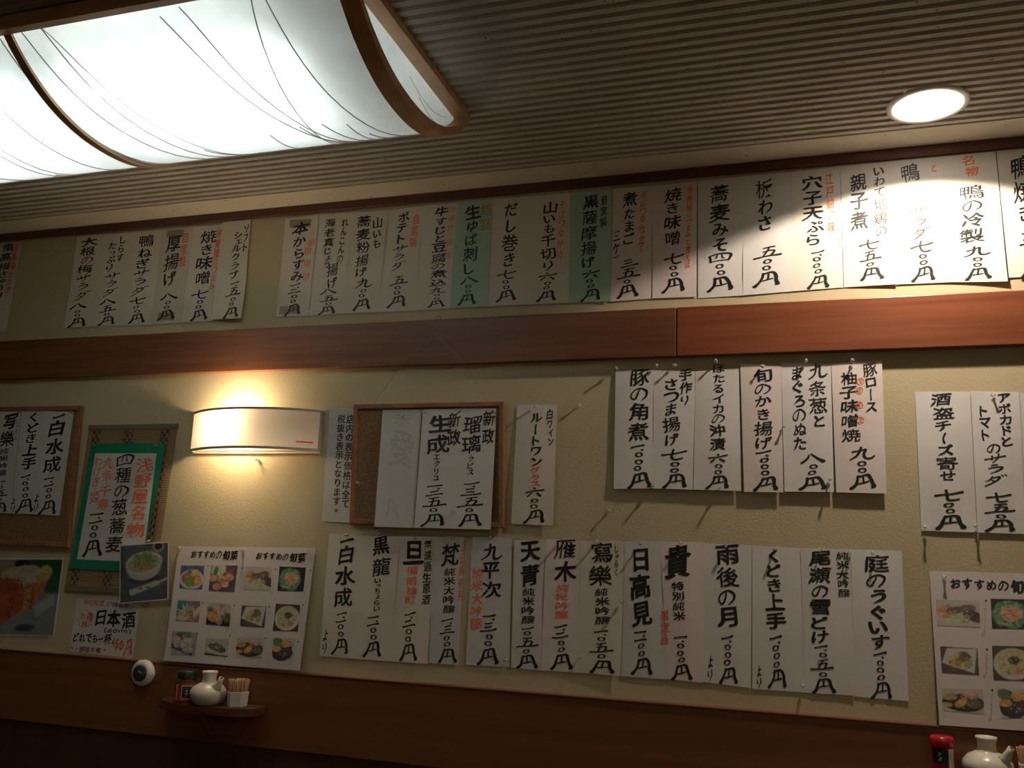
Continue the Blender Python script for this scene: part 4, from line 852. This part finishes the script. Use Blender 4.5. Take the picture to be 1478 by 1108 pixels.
# ------------------------------------------------------------------ screw eye and threads of the small board
p = wall(635, 462); e = thing('screw_eye', (p[0], 0, p[2]), label='small dark screw eye in the wall above the wooden rail', cat='hook')
obj('eye_ring', MB().tube([(p[0]+.0075*math.cos(a), -.012, p[2]+.0075*math.sin(a)) for a in np.linspace(0, 2*PI, 15)[:-1]], .0011, 6, closed=True), M['brass'], e, smooth=True)
obj('eye_shank', MB().tube([(p[0], 0, p[2]-.012), (p[0], -.010, p[2]-.011), (p[0], -.012, p[2]-.0075)], .0011, 6), M['brass'], e, smooth=True)
a, b = wall(540, 584), wall(705, 581)
cd_ = MB().tube([(a[0], -.006, a[2]), ((a[0]+p[0])/2, -.018, (a[2]+p[2])/2), (p[0]-.001, -.0195, p[2]-.05), (p[0], -.0125, p[2]-.0065)], .0005, 4).tube([(b[0], -.006, b[2]), ((b[0]+p[0])/2, -.018, (b[2]+p[2])/2), (p[0]+.001, -.0195, p[2]-.05), (p[0], -.0125, p[2]-.0065)], .0005, 4)
obj('hanging_thread', cd_, M['thread'], origin=(p[0], -.012, p[2]), label='thin brown thread from the screw eye down to the cork board', cat='thread')

# ------------------------------------------------------------------ big ceiling lamp
LX0, LX1, LY, LH, LS, LT = -2.20, -.705, -.705, .287, .122, 2.2965
def lprof(k=0.0, n=40):
    """bottom arc of the D section, near edge to far edge, shrunk by k"""
    out = []
    for i in range(n+1):
        t = -math.cos(PI*i/n); y = LY+(LH-k)*t; d = (LS-k)*(1-abs(t)**2.2)**.9
        out.append((y, LT-.014-d))
    return out
def D_loop(k):
    """closed D: chord on top, rounded ends, arc below"""
    arc = lprof(k); r = .012
    top = LT-k
    a0, a1 = arc[0], arc[-1]
    cor1 = [(a1[0]+.004, a1[1]+.004), (a1[0]+.002, top-.003), (a1[0]-.004, top)]
    cor0 = [(a0[0]+.004, top), (a0[0]-.002, top-.003), (a0[0]-.004, a0[1]+.004)]
    return arc+cor1+cor0
def lamp():
    t = thing('ceiling_lamp', ((LX0+LX1)/2, LY, LT), label='long paper and wood ceiling lamp with curved shade, glowing white', cat='ceiling lamp')
    m = bpy.data.materials.new('lamp_paper'); m.use_nodes = True; nt = m.node_tree; nt.nodes.clear()
    outn = nt.nodes.new('ShaderNodeOutputMaterial'); tr = nt.nodes.new('ShaderNodeBsdfTranslucent'); df = nt.nodes.new('ShaderNodeBsdfDiffuse'); mx = nt.nodes.new('ShaderNodeMixShader')
    n = nt.nodes.new('ShaderNodeTexNoise'); n.inputs['Scale'].default_value = 25; n.inputs['Detail'].default_value = 5
    g = nt.nodes.new('ShaderNodeNewGeometry'); nt.links.new(g.outputs['Position'], n.inputs['Vector'])
    r = nt.nodes.new('ShaderNodeValToRGB'); r.color_ramp.elements[0].color = (.74, .76, .76, 1); r.color_ramp.elements[1].color = (.86, .88, .88, 1); r.color_ramp.elements[0].position = .3; r.color_ramp.elements[1].position = .7
    nt.links.new(n.outputs['Fac'], r.inputs['Fac']); nt.links.new(r.outputs[0], tr.inputs[0]); df.inputs[0].default_value = (.8, .8, .78, 1)
    mx.inputs[0].default_value = .5; nt.links.new(tr.outputs[0], mx.inputs[1]); nt.links.new(df.outputs[0], mx.inputs[2]); nt.links.new(mx.outputs[0], outn.inputs[0])
    M['lamp_paper'] = m
    # paper shade
    pr = lprof(.004); xs = np.linspace(LX0+.033, LX1-.033, 30); k = len(pr)
    mb = MB().add([(x, y, z) for x in xs for y, z in pr], [(i*k+j, i*k+j+1, (i+1)*k+j+1, (i+1)*k+j) for i in range(len(xs)-1) for j in range(k-1)])
    link('paper_shade', mb.mesh('paper_shade', t['_o'], True, fix=False), m, t)
    # end papers
    for x in (LX0+.031, LX1-.031):
        L_ = D_loop(.006); c = len(L_)
        o = MB().add([(x, y, z) for y, z in L_], [tuple(range(c))]); link('end_paper', o.mesh('end_paper', t['_o'], fix=False), m, t)
    # bentwood D rings at both ends, rib in the middle
    def band(x0, x1, k0, k1, name, mt, arc_only=False):
        A = (lprof(k0) if arc_only else D_loop(k0)); B = (lprof(k1) if arc_only else D_loop(k1)); c = len(A)
        vs = [(x0, y, z) for y, z in A]+[(x1, y, z) for y, z in A]+[(x1, y, z) for y, z in B]+[(x0, y, z) for y, z in B]
        fs = []
        rngc = range(c-1) if arc_only else range(c)
        for i in rngc:
            j = (i+1) % c
            for s_ in range(4):
                e_ = (s_+1) % 4; fs.append((s_*c+i, s_*c+j, e_*c+j, e_*c+i))
        return obj(name, MB().add(vs, fs), mt, t)
    band(LX1-.036, LX1, -.008, .012, 'end_ring', M['lampwood']); band(LX0, LX0+.036, -.008, .012, 'end_ring', M['lampwood'])
    xm = (LX0+LX1)/2
    band(xm-.009, xm+.009, -.006, .002, 'middle_rib', M['lampwood'], True)
    # long top rails and a reflector pan
    a = lprof(0)
    obj('side_rail', MB().box(LX0+.02, LX1-.02, a[0][0]-.012, a[0][0]+.006, LT-.030, LT), M['lampwood'], t, bevel=.001)
    obj('side_rail', MB().box(LX0+.02, LX1-.02, a[-1][0]-.006, a[-1][0]+.004, LT-.012, LT), M['lampwood'], t)
    obj('back_plate', MB().box(LX0+.02, LX1-.02, a[0][0]+.006, a[-1][0]-.006, LT-.004, LT), mat('lamp_back', (.38, .38, .37), .6), t)
    # fluorescent tubes, two per half
    em = bpy.data.materials.new('tube_glow'); em.use_nodes = True; nt = em.node_tree; nt.nodes.clear()
    o_ = nt.nodes.new('ShaderNodeOutputMaterial'); e_ = nt.nodes.new('ShaderNodeEmission'); e_.inputs[0].default_value = (.90, 1.0, .97, 1); e_.inputs[1].default_value = TUBE_STRENGTH; nt.links.new(e_.outputs[0], o_.inputs[0])
    for xa, xb in ((LX0+.14, xm-.06), (xm+.06, LX1-.19)):
        for y in (LY-.14, LY-.035):
            obj('lamp_tube', MB().tube([(xa, y, LT-.066), (xb, y, LT-.066)], .014, 10), em, t, smooth=True)
    # long fibres laid into the paper
    r_ = random.Random(11); fb = MB()
    kk = lambda tt: min(max(tt, 0), 1)
    for i in range(22):
        x0 = LX1-.04-(r_.random()**1.4)*1.3; dx = -r_.uniform(.02, .24) if r_.random() < .7 else r_.uniform(.02, .1); t0, t1 = r_.uniform(0, .15), r_.uniform(.75, 1)
        if r_.random() < .4: t0, t1 = r_.uniform(.5, .7), 1
        pts = []
        P_ = lprof(.0025)
        for s_ in range(17):
            u = t0+(t1-t0)*s_/16; f = u*(len(P_)-1); i0 = min(int(f), len(P_)-2); fr = f-i0
            y = P_[i0][0]*(1-fr)+P_[i0+1][0]*fr; z = P_[i0][1]*(1-fr)+P_[i0+1][1]*fr
            xx = x0+dx*(1-u)+.03*math.sin(u*2.4+i)
            pts.append((min(xx, LX1-.037), y, z))
        fb.tube(pts, .0012, 4)
    for i in range(3):
        pts = [(LX1-.0300, LY+.03+.05*i+(.20-.05*i)*u, LT-.045-.018*i-.030*math.sin(PI*u*.8)+.03*u) for u in np.linspace(0, 1, 12)]
        fb.tube(pts, .0005, 4)
    o = link('paper_fibres', fb.mesh('paper_fibres', t['_o']), mat('fibre', (.42, .40, .36), .8), t); o['kind'] = 'stuff'
lamp()

# ------------------------------------------------------------------ recessed downlight
cx, cy = .282, -.215
t = thing('downlight', (cx, cy, CZ), label='round recessed downlight glowing in the ribbed ceiling', cat='downlight')
obj('trim_ring', MB().lathe([(.070, CZ+.001), (.0715, CZ-.005), (.080, CZ-.0045), (.084, CZ-.0015), (.084, CZ-.0005)], (cx, cy, 0), 40, cap=False), M['puckwhite'], t, smooth=True)
obj('reflector', MB().lathe([(.0702, CZ+.0005), (.064, CZ+.012), (.040, CZ+.033)], (cx, cy, 0), 40, cap=False), M['puckwhite'], t, smooth=True)
em = bpy.data.materials.new('downlight_glow'); em.use_nodes = True; nt = em.node_tree; nt.nodes.clear()
o_ = nt.nodes.new('ShaderNodeOutputMaterial'); e_ = nt.nodes.new('ShaderNodeEmission'); e_.inputs[0].default_value = (1, .92, .82, 1); e_.inputs[1].default_value = 14.0; nt.links.new(e_.outputs[0], o_.inputs[0])
obj('lamp_glass', MB().lathe([(.0, CZ-.001), (.03, CZ-.0005), (.062, CZ-.0005), (.0695, CZ+.001)], (cx, cy, 0), 32, cap=False), em, t, smooth=True)
SPOTZ = CZ-.004

# ------------------------------------------------------------------ wall sconce
def sconce():
    x0, x1 = -1.672, -1.258; zt, zb = 1.682, 1.574; D = .098
    t = thing('wall_sconce', ((x0+x1)/2, 0, (zt+zb)/2), label='curved white wall lamp with thin metal rims, lit from within', cat='wall lamp')
    def arc(n=28, k=0.0):
        out = []
        c = (x0+x1)/2; hw = (x1-x0)/2; R_ = (hw*hw+(D-.018)**2)/(2*(D-.018)); th = math.asin(min(1, hw/R_))
        for i in range(n+1):
            a = -th+2*th*i/n; out.append((c+(R_-k)*math.sin(a), -.018-((R_-k)*math.cos(a)-(R_-(D-.018)))))
        return out
    A = arc(); n = len(A)
    m = bpy.data.materials.new('opal_shade'); m.use_nodes = True; nt = m.node_tree; nt.nodes.clear()
    outn = nt.nodes.new('ShaderNodeOutputMaterial'); tr = nt.nodes.new('ShaderNodeBsdfTranslucent'); df = nt.nodes.new('ShaderNodeBsdfDiffuse'); mx = nt.nodes.new('ShaderNodeMixShader')
    tr.inputs[0].default_value = (.72, .66, .60, 1); df.inputs[0].default_value = (.80, .74, .70, 1); mx.inputs[0].default_value = .62
    nt.links.new(tr.outputs[0], mx.inputs[1]); nt.links.new(df.outputs[0], mx.inputs[2]); nt.links.new(mx.outputs[0], outn.inputs[0])
    mb = MB().add([(x, y, zb) for x, y in A]+[(x, y, zt) for x, y in A], [(i, i+1, n+i+1, n+i) for i in range(n-1)])
    link('shade', mb.mesh('shade', t['_o'], True, fix=False), m, t)
    A2 = arc(28, .003)
    for z, h in ((zt, .0035), (zb, .0035)):
        mb = MB().add([(x, y-.0012, z-h) for x, y in A]+[(x, y-.0012, z+h) for x, y in A]+[(x, y, z+h) for x, y in A2]+[(x, y, z-h) for x, y in A2],
            [f for i in range(n-1) for f in ((i, i+1, n+i+1, n+i), (n+i, n+i+1, 2*n+i+1, 2*n+i), (2*n+i, 2*n+i+1, 3*n+i+1, 3*n+i), (3*n+i, 3*n+i+1, i+1, i))])
        obj('metal_rim', mb, M['metal'], t)
    for x in (x0, x1-.004):
        obj('side_plate', MB().box(x, x+.004, -.019, -.0015, zb-.003, zt+.003), M['metal'], t)
    obj('back_plate', MB().box(x0+.004, x1-.004, -.0025, -.0005, zb+.002, zt-.002), M['puckwhite'], t)
    obj('bottom_lip', MB().box(x0, x1, -.0045, -.0005, zb-.007, zb-.003), M['metal'], t)
    em = bpy.data.materials.new('bulb_glow'); em.use_nodes = True; nt = em.node_tree; nt.nodes.clear()
    o_ = nt.nodes.new('ShaderNodeOutputMaterial'); e_ = nt.nodes.new('ShaderNodeEmission'); e_.inputs[0].default_value = (1, .74, .45, 1); e_.inputs[1].default_value = BULB_STRENGTH; nt.links.new(e_.outputs[0], o_.inputs[0])
    xb, yb, zc = -1.520, -.047, 1.648
    bm_ = MB(); prof = [(0, -.030), (.012, -.026), (.0165, -.012), (.0165, .004), (.010, .020), (.008, .030)]
    vs = []; k = len(prof); nn = 14
    for i in range(nn):
        a = 2*PI*i/nn
        for r, h in prof: vs.append((xb+h, yb+r*math.cos(a), zc+r*math.sin(a)))
    bm_.add(vs, [(i*k+j, ((i+1) % nn)*k+j, ((i+1) % nn)*k+j+1, i*k+j+1) for i in range(nn) for j in range(k-1)])
    obj('bulb', bm_, em, t, smooth=True)
    obj('socket', MB().tube([(xb+.030, yb, zc), (xb+.075, yb, zc)], .0125, 12), M['puckwhite'], t, smooth=True)
    obj('socket_bracket', MB().box(xb+.045, xb+.062, yb, -.002, zc-.006, zc+.006), M['metal'], t)
    # thin red strip near the lower right end of the shade
    seg = [p for p in arc(60) if p[0] > x1-.050 and p[0] < x1-.006]; q = len(seg)
    mb = MB().add([(x, y-.0006, zb+.018) for x, y in seg]+[(x, y-.0006, zb+.0215) for x, y in seg], [(i, i+1, q+i+1, q+i) for i in range(q-1)])
    obj('red_strip', mb, mat('red_sticker', (.75, .05, .03), .4), t)
    b = obj('knob', MB().lathe([(.0, 0), (.003, .001), (.0035, .006), (0, .008)], (x1-.006, -.008, zb-.014), 10, 'z', cap=False), M['pin'], t, smooth=True)
sconce()

# ------------------------------------------------------------------ call button
p = wall(204, 971); bx_, bz_ = float(wall(204, 971, -.035)[0]), float(wall(204, 971, -.035)[2])
t = thing('call_button', (bx_, -.020, bz_), label='round white push button with dark grey centre on the dado board', cat='call button')
obj('housing', MB().lathe([(.032, 0), (.0350, .003), (.0350, .011), (.0325, .017), (.027, .0205), (.0225, .0208)], (bx_, -.0204, bz_), 36, 'y'), M['puckwhite'], t, smooth=True)
obj('button', MB().lathe([(.0222, 0), (.0222, .0012), (.020, .0020), (.0, .0022)], (bx_, -.0410, bz_), 32, 'y'), M['puckdark'], t, smooth=True)
obj('button_centre', MB().lathe([(.007, 0), (.007, .0008), (.0, .001)], (bx_, -.0433, bz_), 20, 'y'), M['puckgrey'], t, smooth=True)
obj('lug', MB().box(bx_+.031, bx_+.0365, -.034, -.024, bz_-.006, bz_+.002), M['puckwhite'], t)

# ------------------------------------------------------------------ condiment shelves
SZ = .900
def shelf(x0, x1, label):
    c = (x0+x1)/2; hw = (x1-x0)/2; D = .115
    t = thing('corner_shelf', (c, -.020, SZ), label=label, cat='shelf', group='small wooden condiment shelves')
    n = 24; pts = [(x0, -.0205), (x0, -.045)]
    for i in range(1, n):
        a = PI*i/n; pts.append((c-hw*math.cos(a), -.045-(D-.045)*math.sin(a)**.9*.86))
    pts += [(x1, -.045), (x1, -.0205)]; k = len(pts)
    obj('shelf_board', MB().add([(x, y, SZ-.022) for x, y in pts]+[(x, y, SZ) for x, y in pts], [tuple(range(k))[::-1], tuple(range(k, 2*k))]+[(i, (i+1) % k, k+(i+1) % k, k+i) for i in range(k)]), M['shelfwood'], t, bevel=.0015)
    br = [(-.0205, SZ-.0225), (-.085, SZ-.0225), (-.080, SZ-.035), (-.055, SZ-.060), (-.038, SZ-.085), (-.0205, SZ-.098)]; k = len(br)
    obj('bracket', MB().add([(c-.006, y, z) for y, z in br]+[(c+.006, y, z) for y, z in br], [tuple(range(k)), tuple(range(k, 2*k))[::-1]]+[(i, k+i, k+(i+1) % k, (i+1) % k) for i in range(k)]), M['woodlow'], t, bevel=.001)
    obj('cup_hook', MB().tube([(c+.055, -.055, SZ-.0222), (c+.055, -.055, SZ-.034), (c+.060, -.055, SZ-.040), (c+.064, -.055, SZ-.034)], .0014, 6), M['brass'], t, smooth=True)
shelf(-1.655, -1.352, 'small curved wooden shelf on the dado board under the twelve picture sheet')
shelf(.195, .498, 'small curved wooden shelf at the lower right frame edge')
def pot(x, y, label, rot):
    t = thing('soy_pot', (x, y, SZ), label=label, cat='pot', group='cream ceramic pouring pots')
    prof = [(.0, .0005), (.030, .0005), (.034, .003), (.0435, .014), (.0475, .026), (.0455, .036), (.036, .047), (.024, .053), (.0185, .056), (.0172, .062), (.0172, .073), (.0200, .0795), (.0200, .083), (.0165, .0835), (.014, .080), (.0135, .060)]
    obj('pot_body', MB().lathe([(r, SZ+h) for r, h in prof], (x, y, 0), 40, cap=False), M['ceramic'], t, smooth=True)
    dx, dy = math.cos(rot), math.sin(rot)
    pts = [(x+dx*.030, y+dy*.030, SZ+.040), (x+dx*.040, y+dy*.040, SZ+.050), (x+dx*.047, y+dy*.047, SZ+.062), (x+dx*.052, y+dy*.052, SZ+.071)]
    obj('spout', MB().tube(pts, [.014, .0100, .0068, .0062], 14), M['ceramic'], t, smooth=True)
    obj('spout_hole', MB().tube([(pts[-1][0], pts[-1][1], pts[-1][2]-.0005), (pts[-1][0]+dx*.0005, pts[-1][1]+dy*.0005, pts[-1][2]+.0006)], .0038, 10), M['darkcap'], t)
    obj('lid', MB().lathe([(.0, SZ+.0815), (.0135, SZ+.0815)], (x, y, 0), 24, cap=False), M['ceramic'], t)
def holder(x, y, label, glabel):
    t = thing('toothpick_holder', (x, y, SZ), label=label, cat='toothpick holder', group='white toothpick holders')
    n = 6; mb = MB(); rings = [(.026, .0005), (.0285, .0375), (.0255, .0375), (.0235, .004)]
    vs = [(x+r*math.cos(2*PI*k/n+.35), y+r*math.sin(2*PI*k/n+.35), SZ+h) for r, h in rings for k in range(n)]
    fs = [tuple(range(n))[::-1], tuple(range(3*n, 4*n))]+[(a*n+k, a*n+(k+1) % n, (a+1)*n+(k+1) % n, (a+1)*n+k) for a in range(3) for k in range(n)]
    obj('cup', mb.add(vs, fs), M['whiteceramic'], t, bevel=.0012)
    me = MB().tube([(0, 0, 0), (0, 0, .003), (0, 0, .061), (0, 0, .064)], [.0004, .0013, .0013, .0004], 6).mesh('toothpick', smooth=True); me.materials.append(M['pick'])
    r = random.Random(int(x*100))
    for k in range(58):
        a = r.uniform(0, 2*PI); q = .0185*math.sqrt(r.random()); o = bpy.data.objects.new('toothpick', me); COL.objects.link(o)
        o.location = (x+q*math.cos(a), y+q*math.sin(a), SZ+.0045); tx, ty = r.uniform(-.08, .08)-math.sin(a)*q*6, r.uniform(-.08, .08)+math.cos(a)*q*6
        o.rotation_euler = (tx, ty, 0); meta(o, label=glabel, cat='toothpick', group=glabel)
def spice(x, y, kind, label):
    t = thing('spice_jar', (x, y, SZ), label=label, cat='spice jar')
    if kind == 0:
        obj('jar_body', MB().lathe([(.024, SZ+.0005), (.0265, SZ+.003), (.0265, SZ+.050), (.0225, SZ+.056), (.0225, SZ+.062)], (x, y, 0), 28), M['spice'], t, smooth=True)
        obj('cap', MB().lathe([(.0245, SZ+.0605), (.025, SZ+.062), (.025, SZ+.078), (.023, SZ+.080)], (x, y, 0), 28), M['darkcap'], t, smooth=True)
        def wrap(a0, a1, z0, z1, r, mt, name):
            n = 16; vs = [(x+r*math.cos(a0+(a1-a0)*i/n), y+r*math.sin(a0+(a1-a0)*i/n), z) for z in (z0, z1) for i in range(n+1)]
            return link(name, MB().add(vs, [(i, i+1, n+2+i, n+1+i) for i in range(n)]).mesh(name, t['_o'], True, fix=False), mt, t)
        d0 = math.atan2(CAM[1]-y, CAM[0]-x)
        wrap(d0-1.7, d0+1.7, SZ+.004, SZ+.049, .0268, M['redlabel'], 'label_red'); wrap(d0-1.5, d0+1.5, SZ+.049, SZ+.0555, .0263, M['greenlabel'], 'label_green')
        wrap(d0-.40, d0+.62, SZ+.010, SZ+.044, .0270, M['white_print'], 'label_outline'); wrap(d0-.34, d0+.56, SZ+.012, SZ+.042, .0272, M['darkcap'], 'label_panel')
        wrap(d0+.02, d0+.20, SZ+.030, SZ+.0315, .0274, M['white_print'], 'label_print'); wrap(d0-.05, d0+.27, SZ+.023, SZ+.0245, .0274, M['white_print'], 'label_print'); wrap(d0+.0, d0+.22, SZ+.0165, SZ+.0185, .0274, M['redlabel'], 'label_print')
        wrap(d0+.085, d0+.115, SZ+.018, SZ+.037, .0274, M['white_print'], 'label_print')
        wrap(d0-1.05, d0-.85, SZ+.006, SZ+.047, .0271, M['white_print'], 'label_stripe')
    else:
        obj('jar_body', MB().lathe([(.019, SZ+.0005), (.021, SZ+.003), (.021, SZ+.050), (.019, SZ+.056)], (x, y, 0), 28), M['redplastic'], t, smooth=True)
        obj('cap', MB().lathe([(.021, SZ+.0562), (.0235, SZ+.058), (.0235, SZ+.072), (.020, SZ+.076)], (x, y, 0), 28), M['redplastic'], t, smooth=True)
        d0 = math.atan2(CAM[1]-y, CAM[0]-x); n = 12
        def wrap(a0, a1, z0, z1, r, mt, name):
            vs = [(x+r*math.cos(a0+(a1-a0)*i/n), y+r*math.sin(a0+(a1-a0)*i/n), z) for z in (z0, z1) for i in range(n+1)]
            return link(name, MB().add(vs, [(i, i+1, n+2+i, n+1+i) for i in range(n)]).mesh(name, t['_o'], True, fix=False), mt, t)
        wrap(d0-1.0, d0+.55, SZ+.024, SZ+.054, .0213, M['darkcap'], 'label_panel'); wrap(d0+.55, d0+1.3, SZ+.010, SZ+.054, .0213, M['white_print'], 'label_white')
        for zz, da in ((.044, 0), (.040, -.08), (.035, .05), (.031, -.03)): wrap(d0-.35+da, d0-.12+da, SZ+zz, SZ+zz+.002, .0216, M['white_print'], 'label_print')
spice(-1.570, -.068, 0, 'spice jar with black cap and red label on the left shelf')
pot(-1.497, -.072, 'cream ceramic pot with spout on the left shelf', -.35)
holder(-1.413, -.062, 'white hexagonal toothpick holder on the left shelf', 'thin wooden toothpicks standing in the left white holder')
spice(.262, -.066, 1, 'red capped spice jar at the lower right frame edge')
pot(.343, -.075, 'cream ceramic pot with spout at the lower right frame edge', -.75)
holder(.425, -.066, 'white toothpick holder cut by the right frame edge', 'thin wooden toothpicks standing in the right white holder')
for o in bpy.data.objects:
    if '_o' in o: del o['_o']
